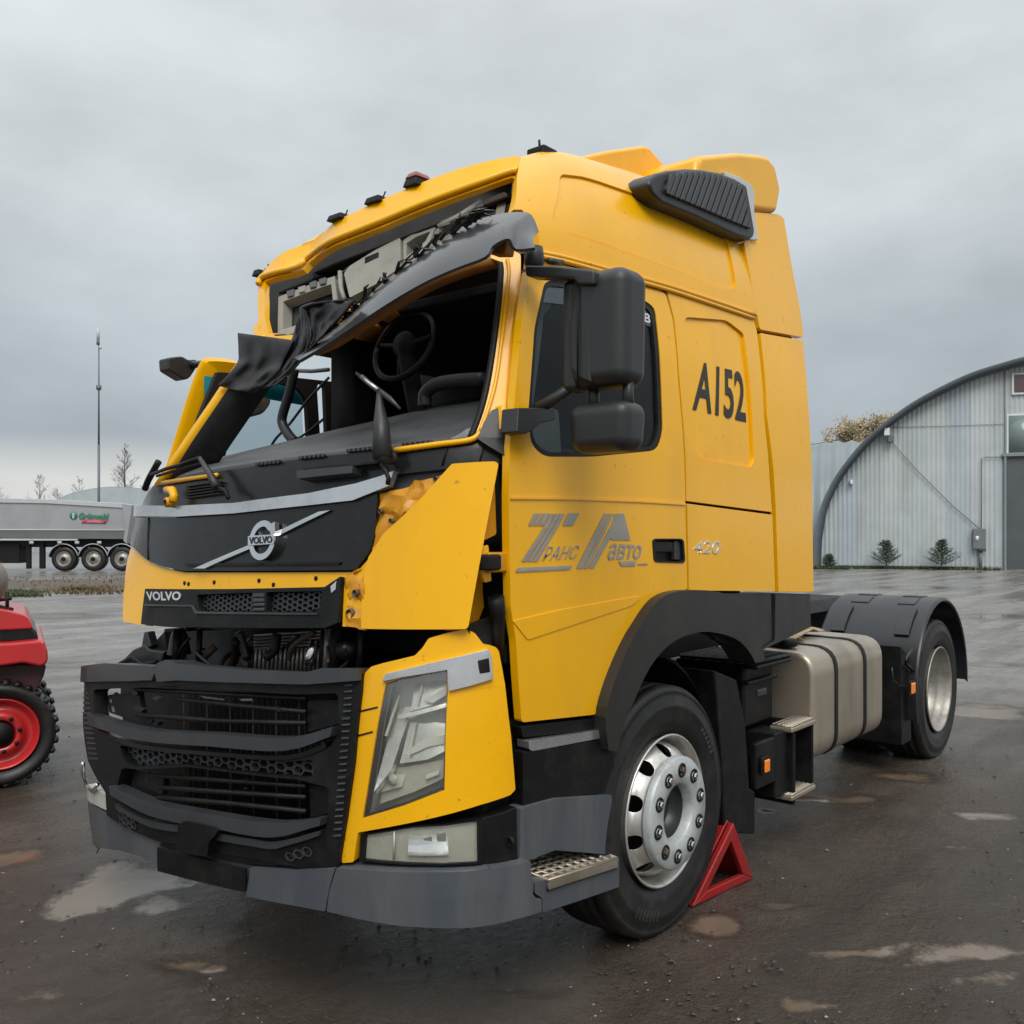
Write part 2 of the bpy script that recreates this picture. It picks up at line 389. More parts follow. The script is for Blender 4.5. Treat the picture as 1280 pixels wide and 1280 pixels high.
# lettering: converted to meshes first, while the scene is still small
def text_mesh(s, shear=0., bold=0., spacing=1.):
    cu = bpy.data.curves.new('t', 'FONT'); cu.body = s; cu.shear = shear; cu.offset = bold; cu.space_character = spacing; cu.resolution_u = 3
    ob = bpy.data.objects.new('t', cu); COL.objects.link(ob)
    bpy.context.view_layer.update()
    me = bpy.data.meshes.new_from_object(ob.evaluated_get(bpy.context.evaluated_depsgraph_get()))
    v = [tuple(x.co) for x in me.vertices]; f = [tuple(p.vertices) for p in me.polygons]
    bpy.data.objects.remove(ob); bpy.data.curves.remove(cu); bpy.data.meshes.remove(me)
    x0 = min(p[0] for p in v); x1 = max(p[0] for p in v); y0 = min(p[1] for p in v); y1 = max(p[1] for p in v)
    return [((p[0]-x0)/(x1-x0), (p[1]-y0)/(y1-y0)) for p in v], f
TXT = {k: text_mesh(*a) for k, a in {'A152': ('A152', 0, .018, 1.0), '420': ('420', .2, .0), 'VOLVO': ('VOLVO', 0, .03), 'rans': ('РАНС', .35, -.004), 'avto': ('авто', .25, .012),
        'grun': ('Grünwald', .2, .03), 'ov': ('ов', 0, .02), 'one': ('1', 0, .03), 'semi': ('semi-trailer', .1, .01)}.items()}
def decal(name, key, quad, S, m, parent, off=.003, thick=.0015):
    """lay lettering on a surface; quad = pixel corners TL, TR, BR, BL"""
    uv, fs = TXT[key]; q = [S.inv(*p) for p in quad]
    vs = []
    for u, v in uv:
        v = 1-v
        a = [(q[0][i]*(1-u)+q[1][i]*u)*(1-v)+(q[3][i]*(1-u)+q[2][i]*u)*v for i in (0, 1)]
        vs.append(S.f(*a)+S.normal(*a)*off)
    me = bpy.data.meshes.new(name); me.from_pydata([tuple(v) for v in vs], [], fs); me.update()
    return link(name, me, m, parent, smooth=False, solid=thick)

# ================================================================== the truck
T = empty('tractor_unit', (2.6, 1.24, 0))
tag(T, 'yellow tractor unit with crashed cab front, torn visor and hanging front grille', 'truck')
def BX(name, lo, hi, m, parent=T, bevel=.008, **kw): return MB().box(lo, hi).obj(name, m, parent, bevel=bevel, **kw)
def TB(name, pts, r, m, parent=T, n=8, **kw): return MB().tube(pts, r, n).obj(name, m, parent, **kw)

# ---- driver's door --------------------------------------------------------
WIN = rnd([(681, 350), (735, 355), (800, 372), (819, 384), (825, 440), (829, 540), (822, 563), (740, 571), (680, 571), (664, 556), (660, 520), (668, 410)], 10)
DOOR = [(661, 336), (720, 343), (799, 358), (832, 367), (841, 400), (847, 469), (853, 538), (856, 600), (856.5, 628), (859, 737), (846, 739), (822, 744), (806, 757), (790, 781), (779, 800), (765, 830), (752, 865), (745, 893), (652, 903), (648, 850), (645, 800), (638.5, 760), (637, 700), (636, 622), (637, 560), (645, 480), (652, 400)]
HND = rnd([(816, 674), (853, 674), (855, 703), (818, 702)], 5)
door = sheet('door', [rnd(DOOR, 4), WIN, HND], SD, YEL, T, off=.0, thick=.03, step=.07, bevel=.007)
def grow(poly, k):
    cx = sum(p[0] for p in poly)/len(poly); cy = sum(p[1] for p in poly)/len(poly)
    return [(cx+(p[0]-cx)*k, cy+(p[1]-cy)*k) for p in poly]
def ring(name, poly, k0, k1, S, m, parent, **kw): return sheet(name, [grow(poly, k0), grow(poly, k1)], S, m, parent, **kw)
ring('window_seal', WIN, 1.0, .945, SD, BLK, door, off=-.004, thick=.02, bevel=.004)
sheet('window_pane', [grow(WIN, .955)], SD, GLS, door, off=-.014, thick=.004, bevel=0)
sheet('tint_strip', [[(681, 352), (735, 357), (800, 374), (816, 384), (821, 410), (798, 400), (735, 383), (678, 376)]], SD, GLX, door, off=-.009, thick=.002, bevel=0)
decal('strip_lettering', 'ov', [(797, 387), (814, 392), (815, 404), (798, 399)], SD, WHT, door, off=-.0065)
# pressed crease: a raised wedge along the lower door
f = sheet('door_crease', [rnd([(640, 776), (700, 762), (797, 745), (800, 748), (790, 757), (659, 800)], 3)], SD, YEL, door, off=.0035, thick=.02, bevel=.003, seg=3)
sheet('shoulder_crease', [[(637, 621), (700, 621.5), (800, 625), (856, 629), (856, 631.5), (800, 628), (700, 624.5), (637, 624)]], SD, YEL, door, off=.005, thick=.012, bevel=.004)
# handle
hb = sheet('door_handle', [HND], SD, BLK, door, off=-.028, thick=.01, bevel=0)
sheet('paddle', [rnd([(819, 677), (842, 677), (843, 690), (820, 690)], 2)], SD, BLK, hb, off=-.004, thick=.018, bevel=.004)
sheet('lock_plate', [rnd([(844, 676), (852, 676), (853, 700), (845, 700)], 2)], SD, BLKR, hb, off=-.006, thick=.02, bevel=.003)
sheet('bezel', [grow(HND, 1.06), grow(HND, .93)], SD, BLK, hb, off=.004, thick=.02, bevel=.003)
# trans-avto lettering
C5 = lambda pts: [(620+x/3.765, 580+y/3.765) for x, y in pts]
def flat(name, pts, m, parent, off=.003): return sheet(name, [C5(pts)], SD, m, parent, off=off, thick=.0015, bevel=0, step=.2)
lg = flat('company_lettering', [(90, 510), (102, 488), (356, 478), (346, 497)], DEC, door)
for q in ([(150, 290), (178, 232), (196, 232), (168, 290)], [(175, 290), (203, 232), (222, 232), (194, 290)], [(201, 290), (229, 232), (250, 232), (222, 290)],
          [(118, 458), (228, 290), (256, 234), (276, 234), (246, 290), (142, 458)], [(148, 458), (252, 290), (281, 234), (300, 234), (270, 290), (164, 458)], [(170, 458), (274, 290), (304, 234), (322, 234), (286, 300), (192, 458)],
          [(310, 290), (340, 232), (390, 232), (358, 290)],
          [(376, 492), (508, 234), (530, 234), (402, 492)], [(408, 492), (536, 234), (552, 234), (430, 490)], [(436, 490), (545, 280), (560, 234), (600, 234), (630, 358), (545, 358), (535, 350), (458, 490)],
          [(575, 460), (655, 456), (653, 480), (590, 482)], [(667, 468), (712, 467), (710, 474), (665, 475)]):
    flat('letter_stroke', q, DEC, lg)
decal('small_lettering', 'rans', C5([(228, 388), (392, 382), (380, 445), (214, 455)]), SD, DEC, lg)
decal('small_lettering', 'avto', C5([(528, 372), (684, 382), (680, 446), (524, 452)]), SD, DEC, lg)

# ---- sleeper side ---------------------------------------------------------
REC = rnd([(856, 396), (908, 400), (930, 417), (943, 575), (939, 585), (876, 573), (867, 560)], 6)
s1 = sheet('sleeper_panel', [[(834, 364), (941, 396), (946, 414), (955, 520), (962, 600), (965, 640), (858, 626), (855, 538), (849, 469), (843, 400)], REC], SD, YEL, T, off=0, thick=.03, step=.07, bevel=.006)
sheet('recessed_panel', [grow(REC, 1.03)], SD, YEL, s1, off=-.012, thick=.02, step=.07, bevel=0)
decal('fleet_number', 'A152', [(874, 450), (931, 465), (935, 528), (868, 512)], SD, DECB, s1, off=-.0085)
s2 = sheet('lower_sleeper_panel', [[(859, 629.5), (965.5, 643.5), (969, 739), (861.5, 738)]], SD, YEL, T, off=0, thick=.03, step=.08, bevel=.006)
decal('engine_badge', '420', [(867, 676), (900, 676), (900, 693), (867, 691)], SD, CHR, s2, off=.003, thick=.004)
sheet('sleeper_backing', [[(700, 596), (962, 596), (966, 680), (700, 660)]], SD, DRK, s2, off=-.06, thick=.01, bevel=0)
# ---- side fairing behind the cab
sheet('side_fairing', [[(950, 416.5), (1003, 426), (1009, 500), (1014, 600), (1016, 740), (972.5, 740), (969, 640), (958, 520)]], SD, YEL, T, off=.004, thick=.03, step=.1, bevel=.008)
sheet('upper_side_fairing', [rnd([(929, 303), (946, 302), (942, 266), (972, 268), (979, 273), (999, 385), (1004, 422), (949, 412)], 3)], SD, YEL, T, off=.004, thick=.03, step=.1, bevel=.008)
sheet('fairing_backing', [[(955, 330), (1000, 420), (1012, 600), (1012, 738), (960, 738), (947, 412)]], SD, DRK, T, off=-.045, thick=.02, bevel=0)
# black strip under the sleeper
sheet('lower_side_skirt', [[(862, 741), (969, 742), (970, 800), (946, 817), (900, 800)]], SD, ARCH, T, off=-.02, thick=.03, bevel=.006)
sheet('lower_fairing_skirt', [[(972, 742), (1015, 742.5), (1016, 784), (947, 817), (971, 801)]], SD, ARCH, T, off=-.01, thick=.03, bevel=.006)

# ---- roof -----------------------------------------------------------------
RREC = rnd([(701, 216), (806, 246), (908, 297), (921, 360), (905, 361), (697, 288), (690, 276)], 8)
RFL = [(651, 196), (672, 190.5), (700, 190), (745, 198), (790, 213), (830, 232), (900, 262), (932, 280), (940, 310), (948, 394), (940, 392), (880, 374), (830, 356), (760, 334), (674, 311), (672, 285), (652, 262), (642, 262), (646, 222)]
r1 = sheet('roof_side', [RFL, RREC], RF, YEL, T, off=0, thick=.03, step=.06, bevel=.006)
sheet('roof_rear_panel', [[(900, 268), (930, 284), (943, 300), (949, 394), (935, 390), (918, 340)]], RF, YEL, r1, off=-.004, thick=.012, step=.06, bevel=0)
sheet('roof_recessed_panel', [grow(RREC, 1.03)], RF, YEL, r1, off=-.010, thick=.015, step=.06, bevel=0)
SILP = [(300, 440), (318, 424), (322, 380), (325, 349), (340, 327), (379, 298), (414, 280), (468, 257), (508, 239), (571, 215), (620, 202), (650, 197)]
def under(p):
    """keep the crushed roof skin below the edge of the roof front"""
    for _ in range(60):
        px, py = proj(p)
        if px > 648: return p
        if py > float(np.interp(px, [q[0] for q in SILP], [q[1] for q in SILP]))+4: return p
        p = p+Vector((.012, -.006, -.012))
    return p
rows = []
for i in range(13):
    x = .92+(2.4-.92)*i/12; row = []
    yl = 1.98+.12*min(1, (x-.78)/.8)
    for k in range(25):
        a = math.pi*.36+(math.pi/2+yl-.37-math.pi*.36)*k/24; p = under(f_roof(x, a)-Vector((0, 0, .012))); row.append(p)
    z0 = row[-1].z
    for q in (.1, .3, .6, 1.): row.append(under(Vector((x, yl+.03*q, z0+(2.6-z0)*q))))
    rows.append(row)
MB().grid(rows).obj('roof', YEL, T, solid=.02)
# drip rail between roof and door
rail = [(662, 318), (700, 325), (760, 341), (830, 360), (880, 376), (941, 396.5)]
for k, dy in enumerate((-3.5, 1.5)):
    TB('drip_rail', [SD.pt(x, y+dy, .006) for x, y in [tuple(p) for p in spl(rail)]], .009, YEL, T, 8)
TB('roof_seam', [SD.pt(x, y-1, -.012) for x, y in [tuple(p) for p in spl(rail)]], .014, DRK, T, 6)
sheet('header_panel', [[(662, 322), (700, 329), (760, 345), (826, 362), (832, 366), (799, 357), (720, 341.5), (661, 334)]], SD, YEL, T, off=-.004, thick=.02, bevel=.004)
# ---- roof front around the empty sign box
SIL_ = [(323, 352), (327, 341), (340, 325), (360, 309), (379, 296), (396, 287), (414, 278), (468, 254), (508, 236), (571, 212), (620, 199), (649, 194.5)]
AP = [(331, 352), (345, 345), (374, 333), (380, 323), (430, 303), (480, 283), (540, 258), (600, 236), (640, 222), (645, 224), (643, 240), (636, 268), (629, 300), (560, 330), (480, 365), (420, 392), (380, 418), (345, 420), (336, 416), (331, 395)]
def dent(p):
    q = FR_dent; d = (p-q).length
    return Vector((.05, .01, -.015))*math.exp(-(d/.13)**2)+Vector((noise.noise(p*9)*.006, 0, noise.noise(p*7)*.004))*math.exp(-(d/.5)**2)
FR_dent = FR.pt(380, 306)
rfp = sheet('roof_front', [SIL_+[(652, 222), (650, 250), (648, 285), (646, 300), (630, 304), (566, 336), (486, 371), (424, 398), (384, 426), (360, 433), (338, 428), (318, 420), (316, 411), (323, 400), (322, 375)], AP], FR, YEL, T, off=.0, thick=.024, step=.05, bevel=.009, seg=3, jit=dent)
LIP = [(326, 360), (330, 351), (345, 344), (374, 331.5), (380, 321.5), (430, 301), (480, 281), (540, 256), (600, 234), (638, 220), (646, 220)]
TB('aperture_lip', [FR.pt(p[0], p[1]-3, .012)+dent(FR.pt(p[0], p[1])) for p in spl(LIP, 4)], .013, YEL, rfp, 8)
# marker lamps along the roof edge (mostly torn off)
def lamp_base(px, py, w, h, red=False):
    p = FR.pt(px, py, .0); q = p+Vector((.03, 0, .01))
    mb = MB().box((q.x-.05, q.y-w/2, q.z-.012), (q.x+.05, q.y+w/2, q.z+h*.55), .008)
    o = mb.obj('roof_lamp_base', BLK, T, bevel=.004)
    if red: MB().box((q.x-.045, q.y-w/2+.004, q.z+h*.55+.001), (q.x+.045, q.y+w/2-.004, q.z+h*1.25), .012).obj('lens', REDL, o, bevel=.006)
    else:
        TB('bent_wire', [(q.x, q.y, q.z+h*.5), (q.x+.01, q.y-.01, q.z+h*1.1), (q.x, q.y-.03, q.z+h*1.4)], .003, BLK, o, 5)
        TB('clip', [(q.x+.02, q.y+.02, q.z+h*.5), (q.x+.02, q.y+.02, q.z+h*1.2)], .006, BLK, o, 6)
lamp_base(421, 275, .09, .022); lamp_base(468, 254, .085, .026); lamp_base(516, 233, .075, .036, True)
lamp_base(323, 345, .05, .03)
p = RF.pt(688, 190, 0); BX('roof_lamp_base', (p.x-.04, p.y+.0, p.z-.03), (p.x+.05, p.y+.09, p.z+.022), BLK, bevel=.008)
TB('bent_wire', [(p.x-.03, p.y+.03, p.z+.015), (p.x-.033, p.y+.03, p.z+.045)], .005, BLK, T, 5)
TB('bent_wire', [(p.x+.02, p.y+.05, p.z+.015), (p.x+.03, p.y+.05, p.z+.04), (p.x+.045, p.y+.05, p.z+.05)], .003, BLK, T, 5)

# ---- roof deflector and spoiler
def slab(name, pts, y, wdt, m, parent=T, bevel=.02, seg=3): return MB().prism([onY(px, py, y) for px, py in pts], (0, wdt, 0)).obj(name, m, parent, bevel=bevel, seg=seg)
slab('roof_deflector', [(722, 196), (760, 187.5), (806, 181), (812, 183), (822, 194), (834, 207), (840, 235), (760, 215)], .45, 1.4, YEL)
slab('deflector_step', [(826, 206), (874, 202.5), (878, 230), (836, 235)], .42, 1.4, YEL)
sp = slab('roof_spoiler', [(872, 202), (877, 193.5), (923, 189.5), (950, 192), (961, 195), (970, 206), (977, 237), (972, 266), (940, 262), (925, 250), (868, 240)], .16, 2.0, YEL, bevel=.03, seg=4)
slab('primer_patch', [(905, 214), (925, 221), (940, 231), (944, 242), (943, 262), (948, 300), (938, 300), (915, 262)], .135, .02, WHT, T, .004, 1)
# ---- louvred air intake
C8 = lambda pts: [(780+x/5.333, 160+y/5.333) for x, y in pts]
INO = C8([(165, 375), (180, 330), (220, 300), (300, 280), (420, 268), (520, 273), (640, 295), (745, 335), (820, 380), (850, 540), (875, 690), (868, 725), (840, 745), (760, 720), (480, 590), (260, 500), (195, 440)])
INI = C8([(275, 350), (320, 305), (420, 285), (520, 287), (640, 308), (735, 345), (805, 388), (830, 540), (850, 670), (700, 610), (480, 515), (290, 435)])
ay = .11
air = MB().prism([onY(px, py, ay) for px, py in INO], (0, .13, 0)).obj('air_intake', BLKR, T, bevel=.018, seg=3)
MB().prism([onY(px, py, ay-.004) for px, py in INI], (0, .02, 0)).obj('louvre_backing', BLK, air, bevel=.003)
pl = [Vector(q) for q in INI]
def clip_x(poly, x0, x1):
    def cut(ps, x, keep):
        out = []
        for i in range(len(ps)):
            a, b = ps[i-1], ps[i]; ia = keep(a[0]-x-.35*(a[1]-240)*-1); ib = keep(b[0]-x-.35*(b[1]-240)*-1)
            fa = a[0]+.35*(a[1]-240)-x; fb = b[0]+.35*(b[1]-240)-x
            ia, ib = keep(fa), keep(fb)
            if ia != ib: t = fa/(fa-fb); out.append((a[0]+(b[0]-a[0])*t, a[1]+(b[1]-a[1])*t))
            if ib: out.append(b)
        return out
    q = cut([tuple(p) for p in poly], x0, lambda v: v >= 0)
    return cut(q, x1, lambda v: v <= 0) if len(q) > 2 else []
x = 832.
while x < 952:
    q = clip_x([tuple(p) for p in INI], x, x+5.6)
    if len(q) > 2:
        MB().prism([onY(a, b, ay-.016+.0) for a, b in q], (0, .02, 0)).obj('louvre', GRY2, air, bevel=.004, seg=2)
    x += 7.4
# the gap behind the door and cab shells
# ---- A pillar, windscreen frame
APIL = [(612, 322), (618, 314), (640, 312), (651, 318), (651, 345), (647, 420), (641, 490), (638, 506), (620, 513), (611, 530), (606, 543), (596, 549), (590, 546), (602, 514), (612, 470), (622, 400), (627, 345), (626, 327)]
apil = sheet('windscreen_pillar', [rnd(APIL, 3)], FR, YEL, T, off=.0, thick=.05, step=.05, bevel=.012, seg=3)
TB('pillar_seal', [FR.pt(p[0], p[1], -.006) for p in spl([(625, 328), (626, 345), (621, 400), (611, 470), (601, 513), (588, 547)], 5)], .012, BLK, apil, 8)
TB('pillar_lip', [FR.pt(p[0], p[1], .004) for p in spl([(634, 325), (636, 345), (630, 400), (621, 470), (611, 510), (600, 540)], 5)], .007, YEL, apil, 8)
sheet('door_gap_seal', [[(655, 330), (664, 330), (655, 400), (647, 480), (640, 548), (630, 548), (640, 506), (650, 420)]], FR, BLK, T, off=-.035, thick=.02, bevel=.004)
hdr = TB('windscreen_header', [FR.pt(p[0], p[1], -.03) for p in spl([(620, 318), (580, 329), (530, 349), (455, 393), (410, 424), (388, 438)], 4)], [.03]*14+[.028, .026, .022, .018, .014, .01, .006], ORIN, T, 8)
# far pillar, pushed in by the crash
fp = [(190, 606), (225, 553), (262, 499), (290, 458), (322, 420)]
def pil(px, py, s=0): return FR.pt(px, py, s)
rows = []
for i, p in enumerate(spl(fp, 4)):
    c = FR.pt(p[0]+4, p[1], 0)
    rows.append([c+Vector((.10, .09, 0)), c+Vector((.02, .05, 0)), c+Vector((-.005, .0, 0)), c+Vector((.0, -.045, 0)), c+Vector((.04, -.07, 0))])
MB().grid(rows).obj('far_windscreen_pillar', YEL, T, solid=.02)
rows = []
for i, p in enumerate(spl(fp, 4)):
    c = FR.pt(p[0]+4, p[1], 0)
    rows.append([c+Vector((.02, -.055, 0)), c+Vector((.05, -.12, 0)), c+Vector((.12, -.17, 0))])
MB().grid(rows).obj('far_pillar_trim', BLK, T, solid=.02)
TB('far_pillar_edge', [FR.pt(p[0]-1, p[1], .03) for p in spl([(191, 613), (196, 601), (208, 580)], 4)], .014, BLK, T)

# ---- windscreen cowl, chrome strip, front panel -----------------------------
cowl = sheet('windscreen_cowl', [[(172, 634), (188, 607), (205, 601), (300, 584), (400, 569), (496, 560), (560, 553), (602, 551), (634, 549), (636, 577), (612, 582), (560, 585), (497, 592), (480, 597), (392, 618), (299, 630)]], FR, BLKG, T, off=-.01, thick=.03, step=.06, bevel=.008)
TB('windscreen_flange', [FR.pt(p[0], p[1], .002) for p in spl([(203, 604), (235, 599), (272, 594)], 5)], .009, YEL, T, 8)
TB('windscreen_flange', [FR.pt(p[0], p[1], .002) for p in spl([(494, 563), (545, 556), (588, 550), (600, 541)], 5)], .010, YEL, T, 8)
CST = [(171, 633), (230, 633.5), (299, 630), (392, 618), (450, 606), (480, 597), (497, 590), (490, 609), (478, 614), (446, 627), (392, 633), (299, 643), (230, 647), (174, 646.5)]
sheet('silver_strip', [CST], FR, SIL, T, off=.025, thick=.03, step=.05, bevel=.007, seg=2)
LBP = [(167, 640), (172, 647), (230, 648), (299, 644), (392, 634), (446, 628), (474, 617), (473, 640), (470, 670), (464, 691), (446, 713), (232, 714), (205, 708), (189, 701), (172, 687), (161, 676), (163, 655)]
fp_ = sheet('front_panel', [rnd(LBP, 2)], FR, BLKG, T, off=.012, thick=.04, step=.06, bevel=.006)
TB('panel_seam', [FR.pt(p[0], p[1], .013) for p in [(190, 648), (188.5, 675), (189, 700)]], .004, DRK, fp_, 6)
sheet('lower_ledge', [rnd([(236, 705), (430, 703), (428, 706.5), (240, 709)], 1)], FR, BLK, fp_, off=.02, thick=.015, bevel=.003)
# diagonal bar and round emblem
bar = [(249, 711), (417, 640)]
d1 = sheet('emblem_bar', [[(247, 712), (262, 712), (325, 685), (325, 679)]], FR, CHR, fp_, off=.024, thick=.016, bevel=.004)
sheet('emblem_bar', [[(352, 672), (352, 666), (404, 641), (419, 639)]], FR, CHR, fp_, off=.024, thick=.016, bevel=.004)
ec = FR.inv(338, 677)
def disc(name, ro, ri, off, th, m, parent, bv=.004, n=40):
    lo = [(ec[0]+ro*math.cos(2*math.pi*k/n), ec[1]+ro*1.0*math.sin(2*math.pi*k/n)) for k in range(n)]
    loops = [lo]
    if ri: loops.append([(ec[0]+ri*math.cos(2*math.pi*k/n), ec[1]+ri*math.sin(2*math.pi*k/n)) for k in range(n)])
    return sheet(name, loops, FR, m, parent, off=off, thick=th, bevel=bv, pix=False, step=.2)
em = disc('emblem', .070, .048, .038, .03, CHR, fp_)
disc('emblem_core', .049, 0, .024, .012, BLKG, em, 0)
sheet('emblem_arrow', [[(343, 661), (354, 654), (354.5, 668), (350, 665), (347, 666)]], FR, CHR, em, off=.039, thick=.02, bevel=.002)
sheet('emblem_plate', [rnd([(322, 672), (354, 670), (354, 682), (322, 684)], 1)], FR, CHR, em, off=.043, thick=.01, bevel=.002)
decal('emblem_lettering', 'VOLVO', [(324, 673.6), (352.5, 671.8), (352.5, 680.6), (324, 682.4)], FR, DECB, em, off=.0445)
# yellow lower valance of the front flap
flap = sheet('front_flap', [[(161, 678), (172, 689), (189, 703), (205, 710), (232, 715.5), (446, 715), (463, 696), (471, 690), (464, 720), (452, 740), (452, 785), (428, 783), (431, 722), (414, 734), (188, 738), (183, 782), (154, 777), (156, 730)]], FR, YEL, T, off=.0, thick=.03, step=.06, bevel=.008)
for x_, y_ in ((231, 729), (268, 728), (324, 726), (395, 723), (236, 730), (342, 731)):
    MB().lathe([(0.0, -.0), (.008, 0), (.008, .004), (0, .004)], FR.pt(x_, y_, .003), 'X', 10).obj('bolt_hole', DRK, flap)
C3 = lambda pts: [(80+x/3.2, 560+y/3.2) for x, y in pts]
VP = C3([(345, 566), (700, 566), (1060, 558), (1124, 515), (1110, 700), (1060, 720), (420, 716), (328, 706)])
G1 = rnd(C3([(553, 588), (775, 580), (775, 655), (572, 658), (560, 640)]), 2); G2 = rnd(C3([(830, 578), (1050, 574), (1040, 640), (1020, 655), (830, 656)]), 2)
vp = sheet('badge_panel', [rnd(VP, 1.5), G1, G2], FR, BLK, T, off=.022, thick=.05, step=.06, bevel=.006)
decal('badge_lettering', 'VOLVO', C3([(350, 577), (491, 576), (488, 611), (355, 613)]), FR, CHR, vp, off=.024, thick=.006)
sheet('badge_ledge', [C3([(345, 628), (540, 630), (556, 655), (1035, 662), (1035, 668), (550, 664), (535, 636), (345, 634)])], FR, GRY2, vp, off=.028, thick=.01, bevel=.003)
for k in range(4):
    y0 = 585+k*19; sheet('centre_rib', [C3([(781, y0), (824, y0-2), (824, y0+12), (781, y0+13)])], FR, GRY2, vp, off=.028, thick=.014, bevel=.003)
sheet('badge_light', [C3([(1085, 555), (1108, 535), (1105, 570), (1088, 585)])], FR, CHR, vp, off=.026, thick=.01, bevel=.002)
def hexmesh(name, poly, S, m, parent, cell, off, dep=.02, wall=.16, sx=1.5):
    """honeycomb lattice of thin walls inside a pixel polygon"""
    q = [S.inv(*p) for p in poly]; us = [a for a, b in q]; ws = [b for a, b in q]
    def inside(a, b):
        c = False
        for i in range(len(q)):
            (x1, y1), (x2, y2) = q[i-1], q[i]
            if (y1 > b) != (y2 > b) and a < (x2-x1)*(b-y1)/(y2-y1)+x1: c = not c
        return c
    mb = MB(); R = cell*.55; j = 0; b = min(ws)
    while b < max(ws):
        a = min(us)+(1.5*R*sx if j % 2 else 0)
        while a < max(us):
            if inside(a, b):
                o = []; i_ = []; o2 = []; i2 = []
                for k in range(6):
                    t = math.pi/3*k
                    ua, wb = math.cos(t)*R*sx*.97, math.sin(t)*R*.97
                    for lst, kk, of in ((o, 1., off), (i_, 1-wall*1.6, off), (o2, 1., off-dep), (i2, 1-wall*1.6, off-dep)):
                        aa, bb = a+ua*kk, b+wb*kk; lst.append(S.f(aa, bb)+S.normal(aa, bb)*of)
                k0 = len(mb.v); mb.v += [tuple(v) for v in o+i_+i2]
                for k in range(6):
                    k2 = (k+1) % 6
                    mb.f.append((k0+k, k0+k2, k0+6+k2, k0+6+k)); mb.f.append((k0+6+k, k0+6+k2, k0+12+k2, k0+12+k))
            a += 3*R*sx
        b += R*.866; j += 1
    o = mb.obj(name, m, parent, fix=False, smooth=False); o['kind'] = 'stuff'; return o
for G in (G1, G2):
    hexmesh('badge_mesh', G, FR, GRY2, vp, .020, -.0, .015)
sheet('badge_mesh_backing', [C3([(545, 575), (1055, 568), (1045, 660), (560, 662)])], FR, DRK, vp, off=-.05, thick=.01, bevel=0)

# ---- driver-side front corner: bent flap corner and crumpled inner metal
def bent(a, b):
    return .012+.10*max(0, min(1, (a-.95)/.5))
CPN = [(568, 584), (614, 582), (617, 585), (600, 685), (584, 783), (581, 786), (454, 786), (455, 735), (463, 697), (482, 667), (530, 625)]
cpn = sheet('front_corner_panel', [rnd(CPN, 2)], FR, YEL, T, off=bent, thick=.012, step=.06, bevel=.004)
def crum(p): return Vector((noise.noise(p*17)*.034+noise.noise(p*44)*.014, noise.noise(p*15+Vector((3, 1, 7)))*.02, noise.noise(p*19+Vector((9, 2, 4)))*.02))
sheet('crumpled_metal', [[(475, 618), (520, 602), (547, 594), (570, 585), (534, 626), (484, 668), (466, 694), (462, 700), (470, 668)]], FR, YELIN, T, off=-.005, thick=.012, step=.018, bevel=.002, jit=crum)
sheet('crumpled_metal', [[(428, 722), (446, 716), (462, 700), (458, 735), (456, 786), (428, 784)]], FR, YELIN, T, off=.004, thick=.012, step=.015, bevel=.002, jit=crum)
for x_, y_, r_ in ((440, 768, .014), (447, 742, .010), (491, 652, .007), (530, 628, .006), (546, 600, .008), (478, 640, .006)):
    MB().lathe([(r_*1.3, .012), (r_*1.2, -.002), (r_, -.002), (r_, .008), (0, .008)], FR.pt(x_, y_, .016), 'X', 14).obj('mount_hole', RUST, T)
# inner door pillar behind the bent corner
sheet('door_pillar', [[(614, 590), (634, 606), (637, 760), (628, 790), (600, 790), (588, 775), (600, 700)]], SD, YELIN, T, off=-.11, thick=.03, step=.05, bevel=.01, jit=lambda p: crum(p)*.4)
sheet('pillar_bracket', [rnd([(616, 600), (632, 606), (634, 668), (618, 676)], 3)], SD, YELIN, T, off=-.045, thick=.02, bevel=.006)
hg = sheet('door_hinge', [rnd([(613, 683), (620, 681), (624, 727), (616, 729), (609, 712)], 2)], SD, YEL, T, off=-.03, thick=.015, bevel=.004)
p = SD.pt(614, 703, -.02); BX('hinge_knuckle', (p.x-.03, p.y-.04, p.z-.025), (p.x+.03, p.y+.02, p.z+.025), BLK, hg)
p = SD.pt(628, 704, -.02); BX('hinge_arm', (p.x-.05, p.y-.01, p.z-.03), (p.x+.04, p.y+.03, p.z+.035), YELIN, hg)
TB('door_wiring_boot', [SD.pt(626, 748, -.02), SD.pt(631, 765, -.03), SD.pt(634, 790, -.04), SD.pt(637, 820, -.05)], [.028, .026, .022, .02], BLK, T, 12)

# ---- headlamp corner ---------------------------------------------------------
C6 = lambda pts: [(420+x/3.368, 780+y/3.368) for x, y in pts]
HL = C6([(228, 248), (300, 225), (472, 192), (474, 290), (460, 690), (300, 755), (132, 808), (150, 700), (190, 440)])
HCP = C6([(143, 205), (170, 178), (220, 163), (345, 132), (375, 100), (400, 60), (470, 38), (545, 20), (580, 38), (610, 82), (655, 93), (668, 110), (690, 250), (712, 470), (728, 690), (708, 712), (600, 750), (114, 868), (96, 988), (48, 992), (70, 760), (100, 540), (120, 370)])
hc = sheet('headlamp_panel', [rnd(HCP, 2), grow(HL, 1.0)], FR, YEL, T, off=.03, thick=.05, step=.05, bevel=.010, seg=3)
for yy in (888, 918): TB('panel_seam', [FR.pt(458 if yy == 888 else 454, yy, .031), FR.pt(478 if yy == 888 else 472, yy-5, .031)], .003, DRK, hc, 5)
BXl = sheet('headlamp', [grow(HL, 1.02)], FR, LENSD, T, off=-.05, thick=.02, bevel=0)
